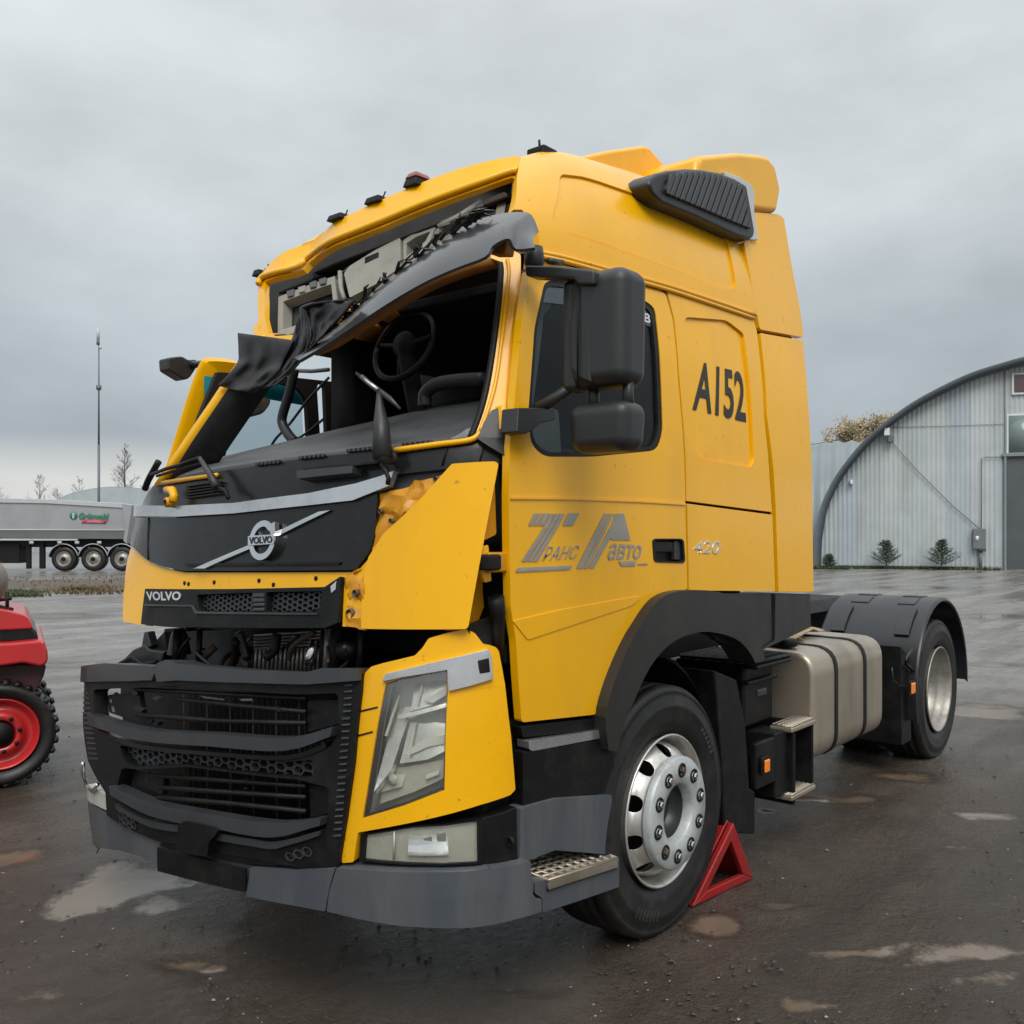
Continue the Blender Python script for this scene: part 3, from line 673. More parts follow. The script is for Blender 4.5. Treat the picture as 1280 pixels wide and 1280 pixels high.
sheet('lens', [rnd(grow(HL, .99), 3)], FR, GLC, BXl, off=.026, thick=.006, step=.06, bevel=.002)
ring('lens_rim', HL, 1.005, .972, FR, BLK, BXl, off=.02, thick=.03, bevel=.004)
def tilted(pts, o, k=.40):
    bs = [FR.inv(*p)[1] for p in pts]; bc = (min(bs)+max(bs))/2
    return lambda a, b: o+k*(bc-b)                       # lower edge stands forward so the bowl looks up at the sky
def refl(name, pts, m, o, th=.03, bv=.008): return sheet(name, [C6(pts)], FR, m, BXl, off=tilted(C6(pts), o-.01, .32 if m is LENSB or m is LWH else .1), thick=th, step=.04, bevel=bv)
refl('reflector', [(250, 255), (300, 242), (292, 370), (240, 610), (180, 700), (215, 430)], LENSB, -.012)
refl('reflector', [(312, 235), (462, 205), (462, 310), (400, 345), (305, 370)], LENSB, -.03)
refl('reflector', [(292, 400), (462, 350), (458, 540), (380, 575), (262, 590)], LENSB, -.03)
refl('divider', [(255, 385), (462, 335), (462, 352), (262, 402)], LENSB, .0, .02)
refl('reflector_wing', [(365, 325), (465, 262), (462, 300), (405, 335)], LWH, -.006, .012, .004)
refl('reflector_wing', [(278, 550), (360, 490), (462, 470), (455, 508), (385, 520), (300, 556)], LWH, -.006, .012, .004)
refl('indicator_housing', [(190, 620), (450, 580), (448, 660), (320, 715), (170, 765)], FOGD, -.018)
p = FR.pt(*C6([(240, 655)])[0], .0); MB().lathe([(.0, -.012), (.016, -.008), (.02, .0)], p, 'X', 14).obj('bulb', FOGD, BXl)
for q in ([(330, 340), (345, 260), (352, 258), (338, 345)], [(300, 560), (315, 420), (322, 418), (308, 562)], [(370, 640), (430, 620), (432, 640), (372, 660)], [(205, 470), (240, 300), (248, 300), (214, 472)], [(190, 640), (280, 640), (268, 690), (185, 710)]):
    refl('reflector_facet', q, LWH, -.008, .01, .003)
tr = sheet('lamp_trim', [C6([(220, 240), (235, 208), (400, 165), (625, 103), (635, 130), (640, 226), (560, 255), (480, 278), (474, 190), (300, 222)])], FR, SIL, T, off=.044, thick=.03, step=.06, bevel=.008)
sheet('trim_insert', [C6([(586, 150), (626, 138), (630, 198), (592, 206)])], FR, BLK, tr, off=.046, thick=.01, bevel=.003)
# fog lamp
FG = C6([(118, 880), (330, 845), (610, 815), (612, 1000), (400, 1008), (110, 988)])
fg = sheet('fog_lamp', [FG], FR, BLK, T, off=-.01, thick=.06, bevel=.006)
FI = grow(FG, .93)
ring('fog_rim', FG, 1.0, .92, FR, BLK, fg, off=.018, thick=.03, bevel=.004)
sheet('fog_reflector', [FI], FR, FOGD, fg, off=.006, thick=.005, bevel=0)
sheet('fog_lens', [FI], FR, GLC, fg, off=.013, thick=.004, bevel=0)
fq = C6([(310, 870), (470, 850), (475, 965), (310, 965)]); sheet('fog_bowl', [fq], FR, LENSB, fg, off=tilted(fq, .009, .25), thick=.004, step=.03, bevel=0)
for q in ([(310, 925), (345, 915), (350, 955), (318, 955)], [(370, 900), (405, 890), (410, 950), (378, 950)], [(425, 880), (462, 872), (466, 950), (430, 955)]):
    sheet('fog_facet', [C6(q)], FR, CHR, fg, off=.009, thick=.004, bevel=.001)
TB('fog_divider', [FR.pt(*C6([(252, 868)])[0], .012), FR.pt(*C6([(250, 985)])[0], .012)], .004, LENSD, fg, 6)
# ---- steel bumper ------------------------------------------------------------
b1 = sheet('bumper_corner', [rnd(C6([(42, 1003), (130, 1010), (400, 1018), (620, 1008), (770, 983), (772, 1040), (782, 1068), (778, 1120), (800, 1150), (815, 1140), (815, 1195), (700, 1225), (560, 1248), (400, 1246), (280, 1238), (130, 1212), (2, 1182), (12, 1100)]), 1.5)], FR, GRY, T, off=.05, thick=.10, step=.05, bevel=.022, seg=4)
b2 = sheet('bumper_centre', [rnd([(327, 1078), (380, 1081), (431, 1077.5), (424, 1100), (418.5, 1131), (380, 1124), (322, 1113), (326, 1090)], 2)], FR, GRY, T, off=.05, thick=.10, step=.05, bevel=.020, seg=4)
b3 = sheet('bumper_far_corner', [rnd([(107, 1006), (112, 999), (128, 1006), (147, 1018), (156, 1026), (190, 1042), (250, 1060), (326, 1078), (321, 1112), (250, 1094), (180, 1066), (160, 1060), (126, 1054), (113, 1040), (108, 1022)], 2)], FR, GRY, T, off=.03, thick=.10, step=.05, bevel=.018, seg=4)
for q in [(118+noise.random()*14, 1050+noise.random()*8) for _ in range(9)]:
    pass
random.seed(3)
for k in range(9):
    p = FR.pt(121+k*1.6, 1051+random.uniform(-2, 5), .0); TB('bumper_tear', [p, p+Vector((random.uniform(-.03, .0), random.uniform(-.02, .02), random.uniform(-.05, .01)))], [.006, .002], GRY2, b3, 4)
sheet('number_plate', [rnd([(214, 1053), (324, 1078), (323, 1107), (214, 1082)], 1)], FR, BLK, T, off=.058, thick=.008, bevel=.002)
# ---- far fog lamp stub
sheet('far_fog_lamp', [rnd([(112, 985), (118, 978), (130, 985), (146, 993), (146, 1012), (128, 1004), (113, 997)], 3)], FR, FOGD, T, off=.03, thick=.06, bevel=.012, seg=3)
TB('lamp_trim', [FR.pt(*p, .04) for p in [(116, 953), (112, 966), (115, 980), (128, 986), (134, 978)]], .010, CHR, T, 6)

# ---- hanging front grille ----------------------------------------------------
C5b = lambda pts: [(80+x/3.2, 800+y/3.2) for x, y in pts]
GO = C5b([(84, 128), (100, 120), (400, 130), (640, 134), (1100, 122), (1222, 122), (1218, 200), (1190, 480), (1160, 700), (1132, 882), (1060, 890), (980, 892), (850, 866), (560, 812), (420, 790), (330, 755), (215, 690), (210, 600), (140, 480), (118, 300)])
GA = rnd(C5b([(160, 195), (500, 180), (960, 215), (1130, 210), (1135, 330), (1120, 395), (1085, 430), (940, 468), (640, 452), (350, 425), (190, 365), (165, 300)]), 6)
GB = rnd(C5b([(265, 415), (360, 432), (940, 478), (1030, 470), (1040, 535), (990, 540), (520, 490), (330, 500), (290, 480)]), 3)
GC = rnd(C5b([(275, 505), (340, 512), (540, 500), (980, 550), (1095, 580), (1090, 690), (1085, 740), (1040, 775), (910, 812), (800, 795), (700, 778), (540, 748), (400, 705), (270, 640), (255, 580)]), 5)
gr = sheet('front_grille', [rnd(GO, 2), GA, GB, GC], FR, BLK, T, off=.045, thick=.06, step=.06, bevel=.010, seg=2)
# top bar, broken in two
sheet('grille_top_bar', [[(106, 841), (110, 833), (150, 829), (205, 832), (213, 838), (208, 850), (150, 851), (108, 852)]], FR, GRY2, gr, off=.062, thick=.12, step=.05, bevel=.018, seg=3)
sheet('grille_top_bar', [[(213, 840), (216, 829), (227, 825), (242, 830), (320, 837), (400, 840), (418, 835), (462, 835), (461, 850), (400, 855), (320, 853), (240, 850), (216, 852)]], FR, GRY2, gr, off=.066, thick=.12, step=.05, bevel=.018, seg=3)
def bar_(name, top, bot, off, th, m, bv=.008):
    t = [tuple(p) for p in spl(C5b(top), 4)]; b = [tuple(p) for p in spl(C5b(bot), 4)]
    return sheet(name, [t+b[::-1]], FR, m, gr, off=off, thick=th, step=.06, bevel=bv, seg=3)
bar_('grille_bar', [(165, 292), (380, 350), (660, 365), (950, 380), (1132, 335)], [(170, 332), (370, 392), (660, 415), (945, 430), (1122, 372)], .075, .06, GRY2)
bar_('grille_lip', [(180, 352), (350, 410), (640, 440), (935, 452), (1085, 400)], [(185, 364), (350, 428), (640, 455), (935, 470), (1085, 425)], .05, .03, BLKG, .004)
bar_('grille_bar', [(253, 572), (420, 640), (650, 682), (900, 716), (1086, 693)], [(258, 602), (415, 682), (650, 730), (890, 768), (1082, 722)], .075, .06, GRY2)
bar_('grille_lip', [(262, 640), (380, 700), (530, 724)], [(268, 662), (400, 728), (530, 750)], .06, .04, GRY2, .005)
bar_('grille_lip', [(668, 752), (800, 776), (900, 788), (1072, 745)], [(662, 780), (800, 802), (905, 812), (1068, 765)], .06, .04, GRY2, .005)
for y0 in ((196, 215, 232), (236, 262, 285), (298, 322, 330), (540, 560, 580), (586, 606, 624), (626, 650, 680)):
    xa = 310 if y0[0] < 450 and y0[0] != 236 else (480 if y0[0] == 236 else 395)
    TB('grille_slat', [FR.pt(*p, .02) for p in C5b([(xa, y0[0]), ((xa+980)/2, y0[1]), (985, y0[2])])], .009, BLK, gr, 6)
for q in (rnd(C5b([(175, 220), (300, 205), (312, 290), (380, 330), (370, 345), (180, 290)]), 2), rnd(C5b([(975, 240), (1125, 240), (1122, 330), (975, 370)]), 2), rnd(C5b([(980, 575), (1090, 600), (1085, 690), (985, 712)]), 2), rnd(C5b([(275, 520), (400, 540), (395, 620), (275, 575)]), 2)):
    sheet('grille_cheek', [q], FR, BLK, gr, off=.0, thick=.02, bevel=.005)
hexmesh('grille_mesh', GB, FR, GRY2, gr, .034, .02, .02)
hexmesh('grille_mesh', C5b([(915, 830), (1020, 795), (1030, 835), (940, 862)]), FR, GRY2, gr, .03, .05, .01)
hexmesh('grille_mesh', C5b([(260, 672), (320, 690), (345, 735), (300, 742), (262, 715)]), FR, GRY2, gr, .03, .05, .01)
# ribbed side columns
for k in range(24):
    t = k/23
    xa = 1160-45*t*1.0; y = 175+t*590
    sheet('grille_rib', [C5b([(xa, y), (xa+30, y-2), (xa+29, y+8), (xa-1, y+10)])], FR, GRY2, gr, off=.052, thick=.012, bevel=.003)
for k in range(16):
    t = k/15
    xa = 100+45*t; y = 165+t*300
    sheet('grille_rib', [C5b([(xa, y), (xa+32, y+2), (xa+33, y+9), (xa+1, y+8)])], FR, GRY2, gr, off=.047, thick=.012, bevel=.003)
sheet('towing_eye_cover', [rnd(C5b([(540, 712), (560, 702), (690, 728), (700, 738), (662, 780), (655, 835), (535, 812)]), 2)], FR, BLK, gr, off=.085, thick=.06, bevel=.008)
sheet('plate_carrier', [C5b([(440, 770), (560, 800), (800, 850), (960, 888), (780, 880), (420, 810)])], FR, BLK, gr, off=.04, thick=.03, bevel=.005)
random.seed(31)
for k in range(14):
    x_ = random.uniform(200, 950); y_ = random.choice((random.uniform(200, 330), random.uniform(515, 620))); r_ = random.uniform(8, 26)
    q = [(x_+r_*random.uniform(.4, 1.5)*math.cos(a), y_+r_*random.uniform(.3, .9)*math.sin(a)) for a in (0, 1.4, 2.9, 4.4)]
    sheet('broken_shard', [C5b(q)], FR, random.choice((BLK, BLKG, GRY2, BLKG)), gr, off=random.uniform(-.03, .03), thick=.006, bevel=0, smooth=False)
for q in ([(182, 238), (190, 236), (192, 252), (184, 250)], [(190, 262), (200, 268), (204, 290), (192, 286)], [(540, 222), (640, 236), (642, 242), (560, 232)], [(700, 236), (752, 233), (755, 243), (712, 244)]):
    sheet('broken_shard', [C5b(q)], FR, FIN, gr, off=.0, thick=.006, bevel=0, smooth=False)
# radiator and cooler behind the grille
RX = .32
def onF(pts, x): return [onX(px, py, x) for px, py in pts]
MB().prism(onF([(205, 790), (445, 785), (440, 1050), (160, 1000), (150, 850)], RX+.08), (.05, 0, 0)).obj('radiator', DRK, T)
for k in range(26):
    x_ = 230+k*7.2; TB('radiator_fin', [onX(x_, 868+k*.4, RX+.06), onX(x_+1, 1030, RX+.06)], .005, RUST if k % 4 == 0 else DRK, T, 4)
cd_ = MB().prism(onF([(304, 806), (330, 792), (410, 786), (414, 845), (304, 845)], .22), (.03, 0, 0)).obj('oil_cooler', DRK, T)
for k in range(17):
    x_ = 322+k*5.2; TB('cooler_fin', [onX(x_-1.5, 812-k*.2, .2), onX(x_-3, 838, .2)], .006, FIN, cd_, 5)
for k in range(5): TB('cooler_tube', [onX(318, 795+k*4, .21), onX(402, 789+k*4, .21)], .005, FIN, cd_, 5)
TB('pipe_elbow', [onX(394, 800, .18), onX(388, 820, .17), onX(386, 830, .17)], [.016, .018, .02], CHR, cd_, 8)
random.seed(11)
for k in range(16):
    x_ = random.uniform(210, 440); y_ = random.uniform(788, 812); a = onX(x_, y_, random.uniform(.12, .35)); b = onX(x_+random.uniform(-35, 35), random.uniform(822, 842), random.uniform(.12, .3))
    c = (a+b)/2+Vector((random.uniform(-.05, .05), 0, random.uniform(-.04, .02)))
    TB('hose', [tuple(q) for q in spl([a, c, b], 5)], random.choice((.006, .01, .018)), random.choice((BLK, BLK, DRK, BLKR, RUST)), T, 7)
for px, w_, m_ in ((420, .02, DRK), (410, .012, FIN), (404, .01, DRK), (222, .02, BLK), (250, .014, DRK), (452, .012, BLK)):
    TB('bracket_post', [onX(px, 786, .2), onX(px-3, 842, .2)], w_, m_, T, 6)
p = onX(438, 812, .2); MB().lathe([(0, -.04), (.03, -.04), (.034, 0), (.03, .05), (0, .05)], p, 'X', 12).obj('pump_housing', BLK, T)
p = onX(224, 800, .25); MB().lathe([(.02, .05), (.035, .02), (.05, -.06)], p, 'Z', 12).obj('filler_neck', BLKR, T)
# wrecked far headlamp carrier poking out at the side
MB().prism(onF([(152, 826), (166, 812), (180, 806), (186, 812), (205, 815), (200, 838), (160, 838)], .35), (.12, .02, 0)).obj('lamp_carrier', BLKR, T, bevel=.008)
MB().prism(onF([(176, 812), (180, 790), (184, 790), (189, 808)], .36), (.05, .02, 0)).obj('lamp_carrier_fin', GRY2, T, bevel=.004)
TB('lamp_carrier_cable', [onX(150, 830, .33), onX(165, 822, .3), onX(178, 832, .32), onX(196, 828, .33)], .012, BLK, T, 7)
MB().prism(onF([(204, 786), (232, 784), (236, 838), (203, 836), (207, 810)], .4), (.3, 0, 0)).obj('inner_wing', DRK, T, bevel=.008)

# ---- lower driver side: sill, steps -------------------------------------------
sheet('lower_cab_side', [[(600, 786), (637, 770), (650, 902), (746, 894), (757, 930), (768, 1010), (700, 1030), (600, 1080), (625, 990), (615, 850)]], SD, BLK, T, off=-.05, thick=.03, step=.08, bevel=.006)
sill = sheet('sill_panel', [rnd([(652, 908), (744, 898), (750, 912), (655, 922)], 2)], SD, BLK, T, off=-.004, thick=.05, bevel=.008)
sheet('sill_trim', [rnd([(657, 925), (747, 912), (749, 917), (748, 922), (662, 938), (658, 936)], 2)], SD, SIL, sill, off=.012, thick=.05, bevel=.008)
sheet('lamp_pillar', [[(600, 1022), (643, 1008), (645, 1075), (602, 1080)]], FR, BLK, T, off=.01, thick=.05, bevel=.008)
p = FR.pt(633, 1052, .012); MB().lathe([(.0, .004), (.012, .004), (.016, -.004), (.02, .004)], p, 'X', 14).obj('jacking_hole', DRK, T)
# step recess: back wall, side, tread
stp = sheet('step_recess', [rnd(C6([(752, 768), (900, 728), (1138, 713), (1138, 965), (900, 945), (752, 1000)]), 2)], SD, GRY, T, off=.025, thick=.05, bevel=.012, seg=3)
sheet('arch_front_skirt', [[(650, 940), (748, 924), (762, 932), (769, 1012), (758, 1066), (757, 990), (700, 996), (650, 1008)]], SD, BLK, T, off=.012, thick=.05, bevel=.01)
stf = sheet('step_front', [rnd(C6([(783, 1068), (848, 1052), (1140, 968), (1140, 1090), (960, 1150), (816, 1195), (815, 1138), (800, 1125), (783, 1115)]), 2)], SD, GRY, T, off=.055, thick=.10, bevel=.014, seg=3)
ta = [SD.pt(*C6([(848, 1056)])[0], .06), SD.pt(*C6([(1138, 968)])[0], .06)]
def quad_grid(o, u, v, nu, nv, w, m, name, parent, z=.004):
    """perforated tread: bars both ways"""
    mb = MB()
    for i in range(nu+1):
        a = o+u*(i/nu); mb.tube([a+Vector((0, 0, z)), a+v+Vector((0, 0, z))], w, 4)
    for i in range(nv+1):
        a = o+v*(i/nv); mb.tube([a+Vector((0, 0, z)), a+u+Vector((0, 0, z))], w, 4)
    return mb.obj(name, m, parent)
zt = ta[0].z
o_ = Vector((ta[0].x-.02, ta[0].y, zt)); u_ = Vector((ta[1].x-ta[0].x, 0, ta[1].z-ta[0].z)); v_ = Vector((-.02, .20, .03))
MB().prism([o_+Vector((0, 0, -.012)), o_+u_+Vector((0, 0, -.012)), o_+u_+v_+Vector((0, 0, -.012)), o_+v_+Vector((0, 0, -.012))], (0, 0, -.02)).obj('step_tread', DRK, T)
quad_grid(o_, u_, v_, 9, 7, .007, ALU, 'tread_grating', stf)
MB().prism([o_+Vector((0, -.006, -.03)), o_+u_+Vector((0, -.006, -.03)), o_+u_+Vector((0, -.006, .008)), o_+Vector((0, -.006, .008))], (0, .03, 0)).obj('tread_edge', ALU, stf, bevel=.006)

# ---- front wheel arch --------------------------------------------------------
ARO = [(748, 935), (744, 895), (751, 863), (764, 828), (778, 798), (789, 780), (805, 756), (821, 743), (845, 737.5), (885, 739), (911, 751), (929, 775), (941, 805), (945, 823)]
ARI = [(933, 828), (924, 812), (907, 797), (876, 789), (850, 792), (823, 806), (800, 833), (782, 870), (767, 905), (760, 937)]
arch = sheet('wheel_arch', [[tuple(p) for p in spl(ARO, 3)]+[tuple(p) for p in spl(ARI, 3)]], SD, ARCH, T, off=.045, thick=.13, step=.08, bevel=.022, seg=4)
FX, RXX, RAD = 1.365, 5.165, .495
HZ = .477
liner = MB()
rows = []
for k in range(21):
    a = math.radians(2+176*k/20); row = []
    for y in (.10, .25, .4, .6): row.append(Vector((FX+.60*math.cos(a), y, HZ+.62*math.sin(a))))
    rows.append(row)
liner.grid(rows).obj('wheel_arch_liner', DRK, T, solid=.02)
BX('wheel_well_wall', (.55, .62, .3), (2.1, .66, 1.25), DRK)
# mud flap behind the front wheel
MB().prism([onY(px, py, .02) for px, py in [(893, 838), (921, 850), (932, 905), (937, 985), (944, 990), (944, 1043), (906, 1041), (902, 950)]], (0, .42, 0)).obj('mud_flap', BLK, T, bevel=.008)
for yy in (.05, .25): pass

# ---- wheels ------------------------------------------------------------------
def tyre_profile(w=.305, R=.497, rr=.292):
    h = w/2; p = []
    p += [(rr-.012, -h*.62), (rr+.004, -h*.78), (rr+.03, -h*.93), (rr+.07, -h*1.02), (rr+.115, -h*1.03), (rr+.12, -h*1.045), (rr+.128, -h*1.03), (R-.045, -h*.97), (R-.03, -h*.95), (R-.026, -h*.97), (R-.012, -h*.90), (R-.003, -h*.82)]
    grooves = [-.55, -.2, .2, .55]
    for g in grooves:
        p += [(R, h*g-.008), (R-.014, h*g-.006), (R-.014, h*g+.006), (R, h*g+.008)]
    p += [(r, -o) for r, o in [(R-.003, -h*.82), (R-.012, -h*.90), (R-.03, -h*.95), (rr+.115, -h*1.03), (rr+.03, -h*.93), (rr-.012, -h*.62)]]
    return p
def wheel_front(parent_name, x, y, flip=False):
    """steer wheel: convex disc, ring trim and ten nuts; y = plane of the outer rim flange"""
    s = -1 if not flip else 1
    t = MB().lathe(tyre_profile(.29), (0, .135, 0), 'Y', 72).obj('wheel', RUB, T)
    t.location = Vector((x, y, HZ))-T.location
    rim = MB().lathe([(.296, .0), (.303, -.008), (.297, -.014), (.290, -.006), (.283, .02), (.276, .06), (.268, .085), (.262, .12), (.262, .2)], (0, 0, 0), 'Y', 64).obj('rim', RIM, t)
    # disc with ten hand holes
    prof = [(.272, .075), (.262, .03), (.245, .0), (.222, -.022), (.205, -.034), (.19, -.040)]
    def fdisc(a, q):
        k = q*(len(prof)-1); i = min(int(k), len(prof)-2); f_ = k-i
        r = prof[i][0]*(1-f_)+prof[i+1][0]*f_; h = prof[i][1]*(1-f_)+prof[i+1][1]*f_
        return Vector((r*math.cos(a), h, r*math.sin(a)))
    bm = bmesh.new()
    for k in range(10):
        a0 = 2*math.pi*k/10; a1 = a0+2*math.pi/10; am = (a0+a1)/2
        n_ = 16; hole = [(am+.135*math.cos(2*math.pi*j/n_), .42+.27*math.sin(2*math.pi*j/n_)) for j in range(n_)]
        bb = bmesh.new(); es = []
        outer = [(a0+(a1-a0)*j/8, 0) for j in range(9)]+[(a1, q) for q in (.2, .4, .6, .8)]+[(a1+(a0-a1)*j/8, 1) for j in range(9)]+[(a0, q) for q in (.8, .6, .4, .2)]
        for lp in (outer, hole):
            vs = [bb.verts.new((u, w, 0)) for u, w in lp]; es += [bb.edges.new((vs[i], vs[(i+1) % len(vs)])) for i in range(len(vs))]
        bmesh.ops.triangle_fill(bb, use_beauty=True, edges=es, normal=(0, 0, 1))
        tm = bpy.data.meshes.new('x'); 
        for v in bb.verts: v.co = fdisc(v.co.x, v.co.y)
        bb.to_mesh(tm); bb.free(); bm.from_mesh(tm); bpy.data.meshes.remove(tm)
    bmesh.ops.remove_doubles(bm, verts=bm.verts, dist=.0005); bmesh.ops.recalc_face_normals(bm, faces=bm.faces)
    me = bpy.data.meshes.new('wheel_disc'); bm.to_mesh(me); bm.free()
    dsc = link('wheel_disc', me, RIM, t, solid=.008)
    MB().lathe([(.27, .11), (.0, .11)], (0, 0, 0), 'Y', 32).obj('brake_drum', DRK, t)
    pl_ = MB().lathe([(.222, -.035), (.221, -.058), (.214, -.066), (.150, -.068), (.118, -.064), (.112, -.055), (.108, -.02)], (0, 0, 0), 'Y', 56).obj('hub_trim', PLATEM, t)
    MB().lathe([(.108, -.02), (.103, .06), (.0, .06)], (0, 0, 0), 'Y', 32).obj('hub_bore', GRY2, t)
    MB().lathe([(.085, .045), (.08, .03), (.06, .024), (.04, .02), (.0, .018)], (0, 0, 0), 'Y', 24).obj('hub_cap', GRY2, t)
    for k in range(10):
        a = 2*math.pi*(k+.35)/10; c = (.168*math.cos(a), -.069, .168*math.sin(a))
        MB().lathe([(.029, .0), (.028, -.003), (.020, -.003), (.019, .004)], c, 'Y', 18).obj('nut_collar', DRK, pl_)
        MB().lathe([(.019, .003), (.014, -.001), (.014, -.010), (.010, -.014), (.0, -.014)], c, 'Y', 6).obj('wheel_nut', CHR if k not in (2, 6) else RUST, pl_, smooth=False)
    # worn raised blocks on the sidewall where the lettering is
    for a0, n_, m_ in ((-2.15, 7, RUBW), (.45, 6, RUBW)):
        mb = MB()
        for k in range(n_):
            a = a0+k*.065
            for r0, r1, da in ((.385, .425, .02),):
                c = [Vector((r*math.cos(a+d), -.016, r*math.sin(a+d))) for r, d in ((r0, -da), (r1, -da), (r1, -da*.2), (r0+.014, -da*.1), (r0+.014, da*.7), (r0, da*.7))]
                mb.prism(c, (0, .01, 0))
        o = mb.obj('sidewall_lettering', m_, t, smooth=False)
    return t
wf = wheel_front('w', FX, .0)
def wheel_rear(x, y):
    t = MB().lathe(tyre_profile(), (0, .135, 0), 'Y', 72).obj('wheel', RUB, T)
    t.location = Vector((x, y, HZ))-T.location
    MB().lathe([(.296, -.01), (.303, -.018), (.297, -.024), (.289, -.016), (.283, .02), (.276, .045), (.270, .06), (.266, .075), (.264, .11), (.258, .118), (.254, .13), (.252, .26), (.24, .262), (.0, .262)], (0, 0, 0), 'Y', 64).obj('rim', RIM2, t)
    MB().lathe([(.13, .26), (.13, .12), (.11, .10), (.0, .10)], (0, 0, 0), 'Y', 32).obj('hub', RUST, t)
    for k in range(10):
        a = 2*math.pi*k/10; MB().lathe([(.016, .262), (.016, .225), (.0, .225)], (.168*math.cos(a), 0, .168*math.sin(a)), 'Y', 6).obj('wheel_nut', RUST, t)
    return t
wr = wheel_rear(RXX, .02)
def copy_wheel(src, loc, rz=0):
    c = src.copy(); COL.objects.link(c); c.parent = T; c.location = Vector(loc)-T.location; c.rotation_euler.z = rz
    for ch in src.children:
        d = ch.copy(); COL.objects.link(d); d.parent = c
        for g in ch.children: e = g.copy(); COL.objects.link(e); e.parent = d
    return c
copy_wheel(wf, (FX, 2.46, HZ), math.pi); copy_wheel(wr, (RXX, 2.46, HZ), math.pi); copy_wheel(wr, (RXX, .38, HZ)); copy_wheel(wr, (RXX, 2.10, HZ), math.pi)

# ---- chassis -----------------------------------------------------------------
for y in (.82, 1.6): BX('chassis_rail', (.5, y, .72), (6.0, y+.08, .99), DRK)
BX('front_axle', (1.3, .3, .42), (1.43, 2.2, .55), DRK); BX('rear_axle', (5.05, .6, .40), (5.28, 1.9, .62), DRK, bevel=.05)
BX('engine', (.75, .85, .55), (2.3, 1.65, 1.45), DRK, bevel=.05)
BX('cab_floor', (.45, .06, 1.15), (2.36, 2.40, 1.22), DRK)
MB().prism([Vector(v) for v in ((4.6, .75, 1.0), (5.7, .75, 1.0), (5.7, .85, 1.08), (4.7, .85, 1.08))], (0, .9, 0)).obj('fifth_wheel', DRK, T, bevel=.01)
BX('rear_cross_member', (5.85, .3, .6), (6.0, 2.2, .75), DRK)
# ---- fuel tank ----------------------------------------------------------------
TX0, TX1 = 2.89, 3.97
tp = rnd([(.0, .36), (.0, .955), (.62, .965), (.62, .34)], .13, 6)
tank = MB().prism([Vector((TX0, y, z)) for y, z in tp], (TX1-TX0, 0, 0)).obj('fuel_tank', ALU, T, bevel=.03, seg=4)
tps = rnd([(-.006, .354), (-.006, .962), (.62, .972), (.62, .335)], .135, 6)
for x0 in (3.17, 3.62):
    mb = MB()
    mb.prism([Vector((x0, y, z)) for y, z in tps], (.045, 0, 0)); mb.obj('tank_strap', BLK, tank, bevel=.004)
cp = onZ(1001, 818, .975); cp = Vector((2.99, .2, .965))
MB().lathe([(0, .045), (.055, .045), (.062, .03), (.062, .008), (.05, 0)], cp, 'Z', 24).obj('filler_cap', BLK, tank)
# flattened cardboard lying on the tank
random.seed(5)
card = mat('wet_cardboard', (.30, .22, .13), .7, var=.25, vscale=8, bump=.2, bscale=30)
for x0, x1, y0, y1, z0, sd in ((2.95, 3.3, .22, .6, .985, 1), (3.2, 3.75, .28, .6, 1.0, 2)):
    rows = [[Vector((x0+(x1-x0)*i/12, y0+(y1-y0)*j/8, z0+.02*noise.noise(Vector((i*.4, j*.5, sd*9)))+.012*math.sin(i*.8+j*.5+sd))) for i in range(13)] for j in range(9)]
    o = MB().grid(rows).obj('cardboard_sheet', card, None, solid=.006)
    tag(o, 'crumpled brown cardboard sheet lying on the fuel tank nearer the '+('cab' if sd == 1 else 'rear wheel'), 'cardboard', 'cardboard on the tank')
# ---- battery box with steps ahead of the tank
bb = BX('step_box', (2.36, .14, .62), (2.70, .6, .93), BLK, bevel=.02)
mb = MB(); o_ = Vector((2.33, .06, .955)); quad_grid(o_, Vector((.38, 0, 0)), Vector((0, .42, 0)), 9, 7, .011, BLK, 'tread_plate', bb)
BX('tread_base', (2.32, .05, .925), (2.72, .5, .947), BLK, bb)
BX('box_ledge', (2.35, .11, .84), (2.69, .16, .86), BLK, bb); BX('grip_slot', (2.5, .13, .76), (2.6, .15, .80), GRY2, bb)
st = BX('side_step', (2.45, .02, .28), (2.62, .5, .60), BLK, bevel=.01)
BX('step_side_plate', (2.60, -.01, .22), (2.63, .35, .58), BLK, st); BX('step_side_plate', (2.84, -.01, .24), (2.86, .35, .60), BLK, st)
for z in (.60, .26):
    BX('tread', (2.56, -.02, z-.01), (2.86, .10, z+.015), ALU, st, bevel=.006)
    quad_grid(Vector((2.57, -.01, z+.015)), Vector((.28, 0, 0)), Vector((0, .10, 0)), 10, 4, .005, ALU, 'tread_grating', st)
def marker(p, w=.05, h=.05):
    o = BX('side_marker', (p.x-w/2-.012, p.y, p.z-h/2-.012), (p.x+w/2+.012, p.y+.012, p.z+h/2+.012), BLK, bevel=.004)
    BX('marker_lens', (p.x-w/2, p.y-.014, p.z-h/2), (p.x+w/2, p.y-.001, p.z+h/2), ORA, o, bevel=.006)
marker(onY(957, 957, .0), .05, .06); 
p = onY(957, 957, .02); BX('marker_bracket', (p.x-.10, .02, p.z-.10), (p.x+.12, .05, p.z+.12), BLK)
